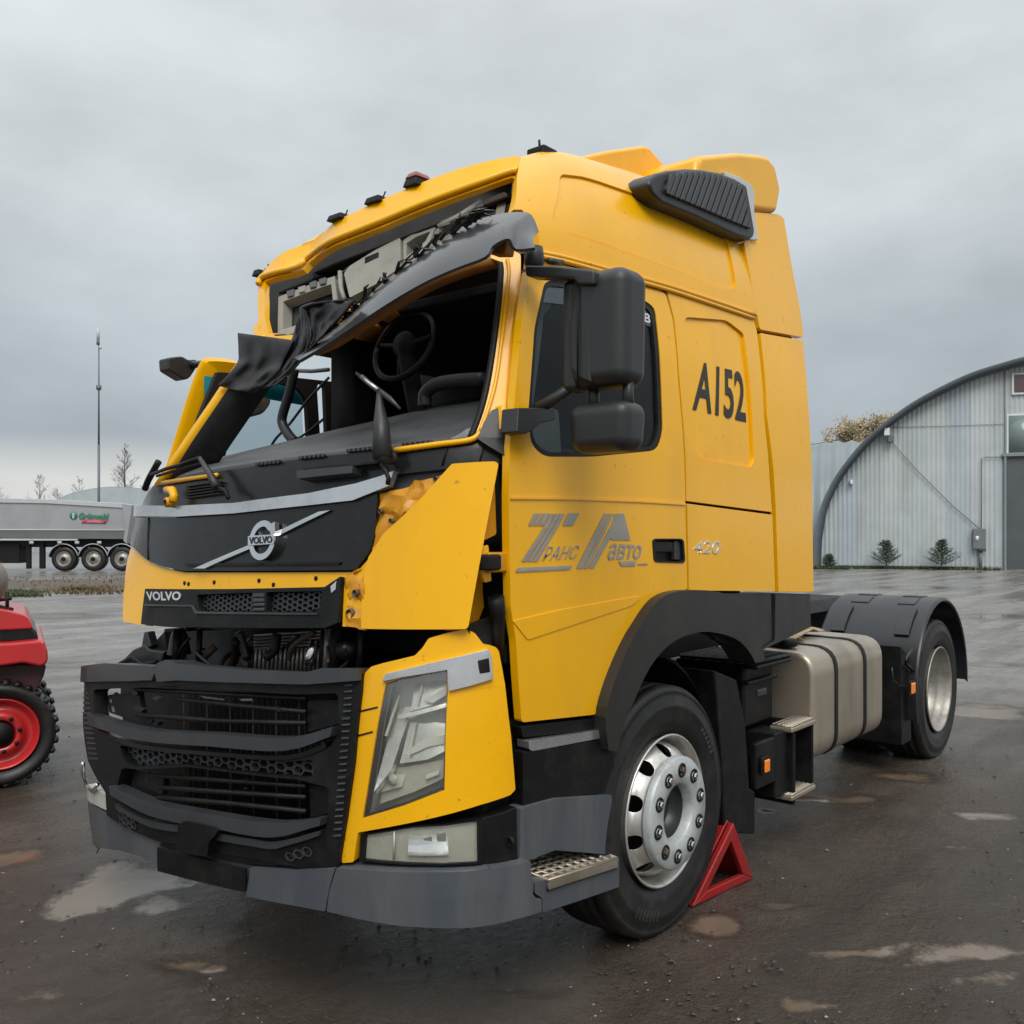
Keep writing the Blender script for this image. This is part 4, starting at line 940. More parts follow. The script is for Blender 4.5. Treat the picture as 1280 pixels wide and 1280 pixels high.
# ---- rear mudguard --------------------------------------------------------------
rows = []
for k in range(25):
    a = math.radians(-2+196*k/24); r = .635
    rows.append([Vector((RXX+r*math.cos(a), y, HZ+.02+r*1.0*math.sin(a)-(.02 if y in (-.03, .68) else 0))) for y in (-.03, -.01, .12, .3, .5, .66, .68)])
mg = MB().grid(rows).obj('rear_mudguard', MUDG, T, solid=.02, bevel=.005)
ins = []
for a0, a1, y0, y1 in ((100, 112, .1, .22), (100, 112, .42, .55), (84, 95, .1, .24), (84, 95, .42, .56), (118, 142, .06, .16), (118, 142, .5, .6), (60, 76, .1, .24)):
    rows = []
    for i in range(6):
        a = math.radians(a0+(a1-a0)*i/5); rows.append([Vector((RXX+.641*math.cos(a), y0+(y1-y0)*j/3, HZ+.02+.641*math.sin(a))) for j in range(4)])
    MB().grid(rows).obj('mudguard_rib', MUDG, mg, solid=.012, bevel=.004)
BX('mudguard_bracket', (4.38, .18, .35), (4.5, .6, .80), DRK, bevel=.02)
MB().prism([Vector((4.50, .0, z_)) if False else Vector((4.42+.0*z_, .03, z_)) for z_ in (.2,)]+[Vector((4.62, .03, .2)), Vector((4.60, .03, .75)), Vector((4.40, .03, .85))], (0, .5, 0)).obj('front_mud_flap', BLK, T, bevel=.006)
hndl = [onY(1150-10, 812, .0), onY(1133, 822, .0), onY(1132, 830, .0), onY(1145, 841, .0), onY(1148, 812, .0)]
TB('mudguard_pocket', hndl, .01, ARCH, mg, 6)
marker(onY(1140, 860, -.03), .07, .07)
TB('marker_cable', [onY(1115, 835, .02), onY(1116, 850, .02), onY(1124, 857, .015), onY(1135, 858, .01)], .005, BLKR, T, 5)

# ================================================================== cab interior
def quadm(name, pts, m, parent=T, th=.02): return MB().add([tuple(p) for p in pts], [tuple(range(len(pts)))]).obj(name, m, parent, fix=False, smooth=False, solid=th)
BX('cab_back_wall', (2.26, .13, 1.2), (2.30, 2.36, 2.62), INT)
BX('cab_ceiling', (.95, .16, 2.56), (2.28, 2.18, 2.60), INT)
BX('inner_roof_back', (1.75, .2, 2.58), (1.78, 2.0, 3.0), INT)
# flat grey sheets behind the driver's window glass
DASH2 = mat('grey_window_sheet', (.22, .23, .235), .6, var=.12, vscale=10)
sheet('window_grey_sheet', [rnd([(684, 520), (712, 503), (726, 506), (730, 576), (676, 576)], 6)], SD, DASH2, door, off=-.10, thick=.01, bevel=0)
sheet('window_grey_sheet', [rnd([(780, 516), (804, 516), (819, 530), (822, 562), (780, 566)], 7)], SD, DASH2, door, off=-.08, thick=.01, bevel=0)
sheet('window_reflection_strip', [[(684, 356), (710, 358), (714, 372), (704, 384), (692, 500), (682, 500), (690, 420)]], SD, DASH2, door, off=-.09, thick=.01, bevel=0)  # grey strips stand in for reflected bands in the glass
sheet('window_reflection_strip', [[(672, 400), (676, 400), (668, 505), (663, 505)]], SD, DASH2, door, off=-.05, thick=.01, bevel=0)
# far side wall with its door window
fy = 2.42
FW_ = [onY(px, py, fy) for px, py in rnd([(273, 478), (300, 474), (340, 478), (370, 487), (379, 500), (382, 552), (382, 575), (300, 590), (234, 600), (252, 540)], 4)]
outer = [Vector((.62, fy, 1.2)), Vector((2.28, fy, 1.2)), Vector((2.28, fy, 2.50)), Vector((1.2, fy, 2.46)), onY(268, 466, fy), onY(246, 520, fy), onY(222, 598, fy)]
gap = [onY(px, py, fy) for px, py in rnd([(392, 484), (396, 478), (402, 484), (404.5, 548), (404.5, 560), (397, 560)], 3)]
def flat_holes(name, loops, m, parent, th, out=Vector((0, 1, 0))):
    bm = bmesh.new(); es = []
    for lp in loops:
        vs = [bm.verts.new(p) for p in lp]; es += [bm.edges.new((vs[i], vs[(i+1) % len(vs)])) for i in range(len(vs))]
    bmesh.ops.triangle_fill(bm, use_beauty=True, edges=es, normal=out)
    me = bpy.data.meshes.new(name); bm.to_mesh(me); bm.free()
    return link(name, me, m, parent, smooth=False, solid=th)
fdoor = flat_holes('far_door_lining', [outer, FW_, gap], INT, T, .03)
MB().add([tuple(p+Vector((0, .02, 0))) for p in FW_], [tuple(range(len(FW_)))]).obj('far_window_pane', GLX, fdoor, fix=False, smooth=False, solid=.003)
MB().add([tuple(onY(px, py, fy+.035)) for px, py in [(255, 470), (300, 474), (340, 478), (370, 487), (379, 500), (380, 507), (340, 500), (320, 494), (255, 492)]], [tuple(range(9))]).obj('teal_sun_strip', TEAL, fdoor, fix=False, smooth=False, solid=.003)
# outer frame of the far door, standing proud of the crushed pillar
fd = [(205, 590), (216, 555), (228, 515), (240, 478), (248, 458), (256, 453), (290, 457), (320, 470)]
rows = []
for p in spl(fd, 4):
    a = onY(p[0], p[1], 2.50); rows.append([a, a+Vector((.02, -.01, -.005)), a+Vector((.085, .0, -.03)), a+Vector((.10, .03, -.03))])
MB().grid(rows).obj('far_door_frame', YEL, T, solid=.03, bevel=.006)
rows = []
for p in spl(fd, 4):
    a = onY(p[0], p[1], 2.505); rows.append([a+Vector((.085, .0, -.03)), a+Vector((.12, .01, -.045))])
MB().grid(rows).obj('far_window_seal', BLK, T, solid=.02)
# far mirror stub (camera end of the arm) and round mirror seen through the glass
TB('far_mirror_arm', [onY(240, 456, 2.70), onY(252, 455, 2.58), onY(262, 462, 2.50)], .02, BLKR, T)
MB().prism([onY(px, py, 2.70) for px, py in rnd([(210, 447), (228, 445), (236, 450), (246, 449), (247, 458), (238, 472), (232, 475), (211, 462)], 3)], (.0, .1, 0)).obj('far_mirror', BLKR, T, bevel=.02, seg=3)
MB().prism([onY(px, py, 2.62) for px, py in rnd([(288, 490), (340, 488), (339, 505), (330, 517), (312, 522), (295, 517), (287, 505)], 5)], (.0, .08, 0)).obj('far_wide_mirror', BROWN, T, bevel=.02, seg=3)
MB().prism([onY(px, py, 2.5) for px, py in [(276, 520), (287, 516), (284, 560), (279, 583), (262, 588), (268, 555)]], (0, .02, 0)).obj('far_window_gasket', BROWN, T)
# dashboard
lo = [(214, 598), (231, 592), (300, 580), (400, 566), (500, 556), (560, 551), (592, 546)]
md = [(212, 596), (231, 588), (300, 573), (400, 556), (500, 545), (560, 540), (596, 536)]
hi = [(215, 592), (235, 583), (300, 566), (385, 545), (450, 530), (530, 512), (606, 500)]
def lerp_rows():
    A = [FR.pt(p[0], p[1], -.02) for p in spl(lo, 4)]; B = [onX(p[0], p[1], A[i].x+.10) for i, p in enumerate(spl(md, 4))]; Cc = [onX(p[0], p[1], A[i].x+.48) for i, p in enumerate(spl(hi, 4))]
    D = [c+Vector((.06, 0, -.06)) for c in Cc]; E = [c+Vector((.12, 0, -.5)) for c in Cc]
    out = []
    for a, b, c, d, e in zip(A, B, Cc, D, E):
        out.append([a+Vector((0, 0, -.25)), a, a*.5+b*.5, b, b+Vector((.01, 0, -.006)), b+Vector((.03, 0, .004)), b*.6+c*.4+Vector((0, 0, .008)), b*.25+c*.75+Vector((0, 0, .008)), c, d, e])
    return out
dash = MB().grid(lerp_rows()).obj('dashboard', DASH, T, solid=.02)
for c, w in (((334, 577), 15), ((389, 569), 16), ((450, 560), 17), ((521, 552), 19)):
    pts = []
    for sx, sy in ((-1, .5), (1, -.9), (1.0, .5), (-1, 1.9)): pts.append((c[0]+sx*w, c[1]+sy*2.6))
    vb = sheet('dash_vent', [pts], FR, DRK, dash, off=.0, thick=.012, bevel=.002)
    for k in range(6):
        t = -.85+k*.34; sheet('vent_fin', [[(c[0]+t*w, c[1]-t*1.5), (c[0]+t*w+2, c[1]-t*1.5), (c[0]+t*w+2, c[1]-t*1.5+3.6), (c[0]+t*w, c[1]-t*1.5+4)]], FR, BLKR, vb, off=.0025, thick=.003, bevel=0)
rub = mat('shattered_debris', (.16, .17, .17), .35, var=.5, vscale=60, bump=.6, bscale=90)
sheet('glass_debris', [[(545, 550), (560, 535), (580, 525), (600, 520), (596, 540), (588, 547)]], FR, rub, T, off=-.06, thick=.01, bevel=0, jit=lambda p: Vector((0, 0, noise.noise(p*30)*.02)))
# steering wheel and instrument hood
def torus(name, c, R, r, nrm, m, parent, a0=0, a1=2*math.pi, n=36):
    nrm = Vector(nrm).normalized(); u = nrm.orthogonal().normalized(); u = Vector((0, 1, 0)); u = (u-nrm*u.dot(nrm)).normalized(); v = nrm.cross(u)
    return TB(name, [c+(u*math.cos(a0+(a1-a0)*k/n)+v*math.sin(a0+(a1-a0)*k/n))*R for k in range(n+1)], r, m, parent, 8)
c = onX(506, 432, .92)
sw = torus('steering_wheel', c, .165, .015, (-.9, -.05, .35), BLK, T)
TB('spoke', [c+Vector((0, .02, .05)), c+Vector((.02, .05, -.15))], [.012, .016], BLKR, sw); TB('spoke', [c+Vector((0, -.16, .02)), c, c+Vector((0, .16, .02))], .010, INT, sw)
MB().lathe([(.0, -.03), (.05, -.025), (.065, .0), (.05, .03)], c, 'X', 20).obj('hub', INT, sw)
TB('steering_column', [c, c+Vector((.1, -.02, -.45))], .04, INT, T)
TB('instrument_hood', [onX(p[0], p[1], .78) for p in spl([(531, 508), (532, 492), (545, 481), (570, 476), (605, 474)], 5)], .028, BLKR, T, 10)
TB('ceiling_trim', [onX(p[0], p[1], 1.6) for p in spl([(462, 416), (520, 400), (570, 394), (622, 390)], 4)], .009, DASH, T, 6)
for y0 in (.45, 1.5):
    s_ = BX('seat', (1.35, y0, 1.5), (1.85, y0+.52, 1.66), INT, bevel=.05); MB().prism([Vector((1.75, y0+.02, 1.6)), Vector((1.90, y0+.02, 1.6)), Vector((2.08, y0+.02, 2.35)), Vector((1.95, y0+.02, 2.35))], (0, .48, 0)).obj('backrest', INT, s_, bevel=.05)
TB('grab_pole', [onX(p[0], p[1], .85) for p in spl([(368, 462), (362, 490), (353, 520), (354, 532), (362, 545), (369, 552)], 4)], .024, BLKR, T, 10)
TB('hanging_cable', [onX(p[0], p[1], 1.0) for p in spl([(411, 472), (385, 500), (362, 530), (345, 548), (338, 560)], 4)], .007, BLKR, T, 6)
TB('hanging_cable', [onX(p[0], p[1], 1.0) for p in spl([(404, 524), (385, 540), (366, 552)], 4)], .007, BLKR, T, 6)
TB('bunk_rail', [onX(p[0], p[1], 1.5) for p in [(362, 463), (390, 464), (411, 462)]], .012, DASH, T, 6)
MB().prism([onX(px, py, 1.2) for px, py in [(414, 430), (440, 430), (445, 560), (414, 560)]], (.4, 0, 0)).obj('bunk_curtain', INT, T)
MB().prism([onX(px, py, .92) for px, py in [(441, 415), (463, 402), (466, 408), (444, 424)]], (.1, 0, 0)).obj('header_bracket', ORIN, T)
MB().prism([onX(px, py, .92) for px, py in [(476, 398), (488, 385), (492, 391), (480, 402)]], (.1, 0, 0)).obj('header_bracket', ORIN, T)
# lockers behind the missing roof sign
def behind(d): return lambda p: (p-CAM).normalized()*d*1.25
sheet('locker_back', [[(333, 357), (376, 338), (384, 328), (480, 288), (640, 226), (636, 268), (629, 300), (560, 330), (480, 365), (420, 392), (380, 418), (345, 420), (336, 412)]], FR, INT, T, off=0, thick=.01, bevel=0, jit=behind(.36))
lk1 = [(348, 371), (418, 345), (425, 398), (420, 401), (347, 424)]
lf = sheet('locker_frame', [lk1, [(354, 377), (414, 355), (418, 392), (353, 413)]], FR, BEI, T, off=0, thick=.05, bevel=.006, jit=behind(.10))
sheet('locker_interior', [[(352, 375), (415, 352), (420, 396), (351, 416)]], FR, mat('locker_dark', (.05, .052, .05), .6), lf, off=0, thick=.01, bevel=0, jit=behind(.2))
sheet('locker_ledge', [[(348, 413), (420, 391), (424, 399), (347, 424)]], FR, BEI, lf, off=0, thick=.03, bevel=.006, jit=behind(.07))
for q in ((362, 367), (376, 362), (390, 356), (402, 352)): sheet('broken_clip', [[(q[0]-4, q[1]-3), (q[0]+5, q[1]-6), (q[0]+4, q[1]+2), (q[0]-3, q[1]+4)]], FR, DASH if q[0] % 4 else BEI, lf, off=0, thick=.02, bevel=.003, jit=behind(.085))
ld = sheet('locker_door', [rnd([(430, 342), (436, 333), (470, 312), (500, 297), (501, 334), (470, 355), (437, 372)], 2)], FR, BEI, T, off=0, thick=.03, bevel=.008, jit=behind(.075))
sheet('latch', [[(456, 322), (473, 315), (473, 321), (456, 329)]], FR, DRK, ld, off=0, thick=.01, bevel=0, jit=behind(.072))
TB('locker_edge', [(FR.pt(px, py)+behind(.08)(FR.pt(px, py))) for px, py in [(425, 340), (426, 360), (430, 374)]], .010, BEI, ld, 6)
lg2 = sheet('locker_frame', [[(504, 300), (520, 290), (546, 279), (538, 300), (525, 316), (504, 328)], [(508, 304), (520, 296), (538, 289), (532, 301), (520, 312), (508, 320)]], FR, BEI, T, off=0, thick=.04, bevel=.005, jit=behind(.09))
sheet('locker_panel', [[(507, 303), (520, 295), (540, 287), (534, 302), (520, 314), (507, 322)]], FR, BEI, lg2, off=0, thick=.01, bevel=0, jit=behind(.14))
lf3 = sheet('locker_frame', [[(536, 300), (548, 278), (630, 240), (634, 242), (628, 282), (560, 310), (534, 318)], [(545, 298), (556, 283), (622, 252), (618, 276), (560, 300), (545, 306)]], FR, BEI, T, off=0, thick=.04, bevel=.006, jit=behind(.10))
TB('locker_stay', [(FR.pt(px, py)+behind(.07)(FR.pt(px, py))) for px, py in [(548, 284), (575, 270), (602, 252)]], .012, BEI, lf3, 7)
for q in ((556, 279), (580, 268), (598, 256)): sheet('broken_clip', [[(q[0]-5, q[1]-3), (q[0]+5, q[1]-7), (q[0]+6, q[1]+1), (q[0]-4, q[1]+4)]], FR, DASH, lf3, off=0, thick=.02, bevel=.003, jit=behind(.06))
# dark soffit under the roof edge
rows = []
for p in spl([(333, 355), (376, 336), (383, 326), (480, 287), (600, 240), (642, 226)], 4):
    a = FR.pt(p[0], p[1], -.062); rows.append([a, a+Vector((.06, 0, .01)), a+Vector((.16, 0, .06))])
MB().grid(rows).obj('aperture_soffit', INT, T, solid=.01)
TB('soffit_wire', [FR.pt(p[0], p[1], -.07) for p in spl([(376, 349), (400, 338), (413, 326), (440, 318), (470, 300)], 4)], .004, DASH, T, 5)

# ---- torn sun visor ---------------------------------------------------------
top = [(371, 447), (400, 424), (430, 400), (480, 352), (532, 312), (565, 290), (594, 276), (620, 268), (645, 265), (664, 268), (674, 290)]
bot = [(374, 450), (405, 432), (453, 400), (490, 376), (532, 352), (570, 335), (606, 321), (616, 307), (636, 298), (645, 311), (669, 309)]
A, B = spl(top, 4), spl(bot, 4); n = len(A); rows = []
for i in range(n):
    t = i/(n-1); x = .16+.24*t
    a = onX(A[i][0], A[i][1], x+.13); b = onX(B[i][0], B[i][1], x)
    row = []
    for k in range(7):
        q = k/6; row.append(a.lerp(b, q)+Vector((-.02*math.sin(q*math.pi), 0, 0)))
    rows.append(row)
vis = MB().grid(rows).obj('sun_visor', VIS, T, solid=.012, bevel=.003)
# torn fringe along its upper edge
random.seed(8); mb = MB()
for i in range(60):
    t = random.uniform(0, .62); k = int(t*(n-1)); p = onX(A[k][0]+random.uniform(-2, 3), A[k][1]+random.uniform(-3, 3), .26+.24*t)
    d = Vector((random.uniform(-.02, .02), -random.uniform(.02, .09), random.uniform(.0, .05)))
    mb.tube([p, p+d*.6+Vector((-.01, 0, .01)), p+d], [.008, .006, .002], 4)
mb.obj('torn_edge', BLKG, vis, smooth=False)['kind'] = 'stuff'
mb = MB()
for i in range(26):
    t = random.uniform(.05, .6); k = int(t*(n-1)); p = onX(A[k][0]+random.uniform(-4, 2), A[k][1]+random.uniform(-5, 2), .25+.24*t)
    mb.tube([p, p+Vector((0, -random.uniform(.02, .06), random.uniform(.015, .045)))], [.005, .003], 4)
mb.obj('torn_edge', GRY2, vis, smooth=False)['kind'] = 'stuff'
# visor clip on the pillar
MB().prism([onX(px, py, .44) for px, py in [(612, 318), (622, 300), (634, 298), (630, 318)]], (.05, 0, 0)).obj('visor_bracket', ORIN, T, bevel=.006)

# ---- black cloth hanging over the broken frame --------------------------------
def cloth(name, left, right, xa, xb, fold, seed, parent=T):
    A, B = spl(left, 4), spl(right, 4); n = min(len(A), len(B)); rows = []
    for i in range(n):
        row = []
        for k in range(15):
            q = k/14; px = A[i][0]*(1-q)+B[i][0]*q; py = A[i][1]*(1-q)+B[i][1]*q
            x = xa+(xb-xa)*q+fold*math.sin(q*9+i*.25+seed)*(.3+.7*i/n)+.02*noise.noise(Vector((i*.3, q*5, seed)))
            row.append(onX(px, py, x))
        rows.append(row)
    return MB().grid(rows).obj(name, CLO, parent, solid=.006)
cl = cloth('curtain_cloth', [(297, 416), (298, 440), (297, 452), (285, 468), (271, 482)], [(366, 425), (356, 447), (345, 466), (328, 482), (318, 493)], .26, .22, .014, 1)
cloth('curtain_fold', [(375, 384), (368, 420), (352, 455), (336, 478), (328, 486)], [(384, 382), (390, 420), (378, 450), (360, 470), (346, 482)], .24, .21, .010, 4, cl)
cloth('curtain_flap', [(380, 382), (382, 395), (384, 415), (385, 435), (374, 449)], [(442, 375), (424, 398), (412, 412), (396, 428), (378, 448)], .22, .19, .012, 2, cl)
cloth('curtain_flap', [(378, 384), (395, 378), (410, 376), (425, 374), (442, 375)], [(388, 390), (400, 386), (413, 384), (428, 382), (442, 380)], .20, .26, .006, 6, cl)

# ---- mirrors ------------------------------------------------------------------
def rbox(name, c, h, m, parent, tap=(1, 1), bev=.05, seg=5, shear=0):
    x, y, z = c; a, b, d = h; mb = MB()
    vs = []
    for sz, k in ((-1, tap[0]), (1, tap[1])):
        for sx, sy in ((-1, -1), (1, -1), (1, 1), (-1, 1)): vs.append((x+sx*a*k+sz*shear, y+sy*b*k, z+sz*d))
    mb.add(vs, [(3, 2, 1, 0), (4, 5, 6, 7), (0, 1, 5, 4), (1, 2, 6, 5), (2, 3, 7, 6), (3, 0, 4, 7)])
    return mb.obj(name, m, parent, bevel=bev, seg=seg)
mir = rbox('main_mirror', (.60, -.245, 2.232), (.08, .112, .186), BLKR, T, (.96, 1.0), .05)
rbox('mirror_back_rim', (.585, -.13, 2.225), (.045, .03, .18), BLKR, mir, (1, 1), .02, 3)
quadm('mirror_glass', [(.682, -.325, 2.09), (.682, -.165, 2.09), (.682, -.165, 2.37), (.682, -.325, 2.37)], GLS, mir, .004)
TB('mirror_seam', [(.513, -.187, 2.06), (.513, -.187, 2.40)], .003, DRK, mir, 5)
wm = rbox('wide_mirror', (.60, -.24, 1.92), (.075, .118, .080), BLKR, T, (.92, 1), .045)
for y in (-.32, -.19): TB('mirror_post', [(.6, y, 1.97), (.6, y, 2.08)], .018, BLKR, wm)
arm = MB().prism([onX(px, py, .50) for px, py in [(655, 331), (700, 332), (742, 337), (742, 356), (722, 356), (716, 349), (656, 345)]], (.07, 0, 0)).obj('mirror_arm', BLKR, T, bevel=.010)
MB().prism([onX(px, py, .52) for px, py in [(724, 345), (738, 340), (738, 480), (724, 474), (712, 462), (711, 400)]], (.06, 0, 0)).obj('arm_spine', BLKR, arm, bevel=.012)
p = SD.pt(662, 322, .02); MB().lathe([(0, .03), (.03, .028), (.034, .0), (.034, -.03), (.025, -.04)], p, 'Z', 16).obj('arm_pivot', BLKR, arm)
TB('arm_clip', [SD.pt(678, 330, .03), SD.pt(697, 331, .02)], .012, BLKR, arm)
a = SD.pt(664, 512, .03)
TB('mirror_stay', [a, a.lerp(Vector((.58, -.14, 2.07)), .5), Vector((.59, -.16, 2.09))], [.022, .018, .02], BLKR, T, 10)
lb = MB().prism([SD.pt(x_, y_, .06) for x_, y_ in rnd([(630, 513), (676, 514), (677, 528), (660, 532), (650, 540), (640, 545), (628, 543)], 2)], (0, .07, 0)).obj('lower_mirror_bracket', BLKR, T, bevel=.010)
MB().prism([FR.pt(x_, y_, .03) for x_, y_ in [(625, 512), (631, 511), (632, 542), (626, 541)]], (0, .03, 0)).obj('bracket_edge', YEL, lb, bevel=.004)
sheet('pillar_cover', [rnd([(597, 551), (604, 532), (614, 516), (640, 507), (641, 514), (634, 545), (637, 576), (610, 560)], 2)], FR, ARCH, T, off=.02, thick=.04, bevel=.008)

# ---- wipers, cowl hardware -----------------------------------------------------
w1 = TB('wiper_arm', [FR.pt(*p, .05) for p in [(285, 612), (277, 597), (264, 579)]], [.02, .013, .009], BLKR, T)
TB('wiper_blade', [FR.pt(*p, .05) for p in [(264, 578), (240, 585), (222, 590), (204, 597)]], .008, BLK, w1, 6)
TB('wiper_blade', [FR.pt(*p, .04) for p in [(262, 583), (240, 589), (208, 598)]], .006, DRK, w1, 6)
w2 = TB('wiper_arm', [FR.pt(*p, .06) for p in [(490, 578), (488, 540), (486, 512), (486, 498)]], [.034, .026, .012, .009], BLKR, T)
b0 = FR.pt(486, 498, .06)
TB('wiper_blade', [onX(*p, b0.x) for p in [(445, 466), (460, 478), (487, 498), (500, 511)]], [.005, .010, .010, .005], GRY2, w2, 6)
TB('blade_clips', [onX(*p, b0.x-.012) for p in [(452, 470), (462, 479), (472, 487)]], .007, SIL, w2, 5)
MB().lathe([(.0, -.02), (.018, -.016), (.022, .0), (.022, .04)], FR.pt(489, 577, .05), 'X', 14).obj('wiper_boss', BLKR, w2)
sheet('cowl_bracket', [[(381, 592), (450, 586), (449, 594), (382, 601)]], FR, GRY2, T, off=.04, thick=.05, bevel=.006)
sheet('cowl_bracket', [[(386, 588), (420, 584), (478, 579), (478, 582), (420, 588), (388, 592)]], FR, BLK, T, off=.03, thick=.03, bevel=.004)
for k in range(5):
    sheet('cowl_louvre', [[(233, 607.5+k*3.6), (277, 601.5+k*3.6), (278, 603+k*3.6), (234, 609.2+k*3.6)]], FR, DRK if k % 2 else BLK, cowl, off=.006, thick=.02, bevel=.002)
hk = TB('tow_hook', [FR.pt(*p, .035) for p in [(218, 614), (226, 615), (228, 621), (227, 629)]], [.014, .018, .016, .02], YEL, T)
MB().lathe([(.012, -.02), (.02, -.015), (.02, .015)], FR.pt(224, 630, .04), 'X', 12).obj('hook_eye', YELIN, hk)
TB('loose_wire', [FR.pt(*p, .06) for p in [(489, 585), (494, 594), (497, 602), (496, 610)]], .008, BLK, T, 6)
TB('loose_wire', [FR.pt(*p, .05) for p in [(285, 612), (296, 616), (300, 626)]], .008, BLK, T, 6)
for px, py in ((560, 553), (607, 551)): TB('cowl_seam', [FR.pt(px, py, -.007), FR.pt(px-8, py+28, -.007)], .004, DRK, cowl, 5)

# ================================================================== ground
def Wp(px, d, z=0.): return CAM+RT*((px-CX)/FPX*d)+FW*d+Vector((0, 0, z-CAM.z))
def gp(px, py): return onZ(px, py, 0)
PUD = []                                     # (centre, semi-axes along camera right / forward, strength)
def pud(px, py, wpx, hpx, s=1.):
    c = gp(px, py); a = gp(px+wpx, py); b0 = gp(px, py+hpx); b1 = gp(px, py-hpx)
    PUD.append((c.x, c.y, (a-c).length, (b1-b0).length/2, s))
for a in ((150, 1104, 70, 24, 1.2), (215, 1128, 60, 14, .8), (20, 1068, 26, 12, 1), (232, 1206, 44, 10, .9), (268, 1208, 14, 7, 1.1), (880, 1150, 34, 14, 1), (1060, 1180, 120, 7, .75), (1200, 1190, 110, 9, .8),
          (980, 1130, 60, 6, .55), (1240, 1220, 60, 10, .7), (1010, 1245, 40, 14, .75), (60, 1240, 60, 14, .6), (1230, 890, 60, 9, 1.1), (1250, 1020, 50, 6, .7), (1180, 1055, 40, 5, .6), (1030, 995, 70, 8, .8), (960, 1010, 30, 6, .8), (1130, 968, 40, 6, .8), (90, 830, 90, 5, .6),
          (60, 905, 70, 5, .5), (70, 770, 80, 4, .9), (1230, 770, 80, 3, .9), (1150, 735, 90, 2.5, .9), (1240, 830, 50, 4, .7), (640, 1240, 60, 8, .5), (100, 980, 40, 6, .5)):
    pud(*a)
rs = RT
def coords(dense, lim):
    out = [dense[0]]
    while out[-1] < dense[1]: out.append(out[-1]+dense[2])
    st = dense[2]; hi_ = [out[-1]]
    while hi_[-1] < lim: st *= 1.10; hi_.append(hi_[-1]+st)
    st = dense[2]; lo_ = [out[0]]
    while lo_[-1] > -lim: st *= 1.10; lo_.append(lo_[-1]-st)
    return lo_[:0:-1]+out+hi_[1:]
gx = np.array(coords((-3.2, 5.2, .05), 900)); gy = np.array(coords((1.2, 11.5, .05), 900))
nx, ny = len(gx), len(gy)
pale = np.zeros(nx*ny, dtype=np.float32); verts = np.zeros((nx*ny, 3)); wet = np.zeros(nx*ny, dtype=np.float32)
k = 0
for j in range(ny):
    for i in range(nx):
        x = CAM.x+RT.x*gx[i]+FW.x*gy[j]; y = CAM.y+RT.y*gx[i]+FW.y*gy[j]
        d = math.hypot(gx[i], gy[j])
        z = 0.; w = 0.
        if d < 60:
            v = Vector((x, y, 0))
            for (cx_, cy_, ra, rb, s_) in PUD:
                xw = x+.10*noise.noise(Vector((x*2.2, y*2.2, 8.)))+.05*noise.noise(Vector((x*6, y*6, 3.))); yw = y+.10*noise.noise(Vector((x*2.2, y*2.2, 15.)))+.05*noise.noise(Vector((x*6, y*6, 23.)))
                ex = (xw-cx_)*RT.x+(yw-cy_)*RT.y; ey = (xw-cx_)*FW.x+(yw-cy_)*FW.y
                if abs(ex) > ra*2.5+.3 or abs(ey) > rb*2.5+.3: continue
                nn = noise.noise(Vector((x*3.1, y*3.1, 1.)))*.35+noise.noise(Vector((x*9, y*9, 4.)))*.15
                q = 1-math.sqrt((ex/ra)**2+(ey/rb)**2)+nn
                w = max(w, min(1, max(0, .45+q*.75))*s_)
            fade = 1 if d < 20 else (60-d)/40
            h = noise.fractal(v*1.1, 1, 2, 3)*.016+noise.fractal(v*6, 1, 2, 4)*.007
            h += .010*noise.noise(Vector((ex_ := (x*RT.x+y*RT.y)*.25, (x*FW.x+y*FW.y)*1.6, 7)))
            z = h*fade*(1-min(1, w*1.15))-.014*min(1, w)
            for wx in (1.365, 5.165):
                dd = (x-wx)**2+(y-.15)**2
                if dd < .3: z = min(z, .004)
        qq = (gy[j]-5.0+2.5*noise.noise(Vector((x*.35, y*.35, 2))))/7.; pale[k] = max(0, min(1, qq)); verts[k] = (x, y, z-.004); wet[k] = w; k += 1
faces = [(j*nx+i, j*nx+i+1, (j+1)*nx+i+1, (j+1)*nx+i) for j in range(ny-1) for i in range(nx-1)]
me = bpy.data.meshes.new('ground'); me.from_pydata(verts.tolist(), [], faces); me.update()
at = me.attributes.new('puddle', 'FLOAT', 'POINT'); at.data.foreach_set('value', wet)
at = me.attributes.new('pale_mud_sheen', 'FLOAT', 'POINT'); at.data.foreach_set('value', pale)
GM = bpy.data.materials.new('wet_yard_mud'); GM.use_nodes = True; t = GM.node_tree; b = t.nodes['Principled BSDF']; L = t.links.new
tc = t.nodes.new('ShaderNodeTexCoord'); P0 = tc.outputs['Object']
def tn(scale, det=6, rough=.6, vec=None):
    n = t.nodes.new('ShaderNodeTexNoise'); n.inputs['Scale'].default_value = scale; n.inputs['Detail'].default_value = det; n.inputs['Roughness'].default_value = rough; L(vec or P0, n.inputs['Vector']); return n.outputs['Fac']
def mrg(v, a, b_, c, d):
    n = t.nodes.new('ShaderNodeMapRange'); n.clamp = True
    for i, q in enumerate((a, b_, c, d)): n.inputs[i+1].default_value = q
    L(v, n.inputs[0]); return n.outputs[0]
def mth(op, a, b_=None):
    n = t.nodes.new('ShaderNodeMath'); n.operation = op
    for i, q in enumerate((a, b_)):
        if q is None: continue
        if isinstance(q, (int, float)): n.inputs[i].default_value = q
        else: L(q, n.inputs[i])
    return n.outputs[0]
def mixc(f, a, b_):
    n = t.nodes.new('ShaderNodeMix'); n.data_type = 'RGBA'; L(f, n.inputs[0])
    for i, q in ((6, a), (7, b_)):
        if isinstance(q, tuple): n.inputs[i].default_value = (*q, 1)
        else: L(q, n.inputs[i])
    return n.outputs[2]
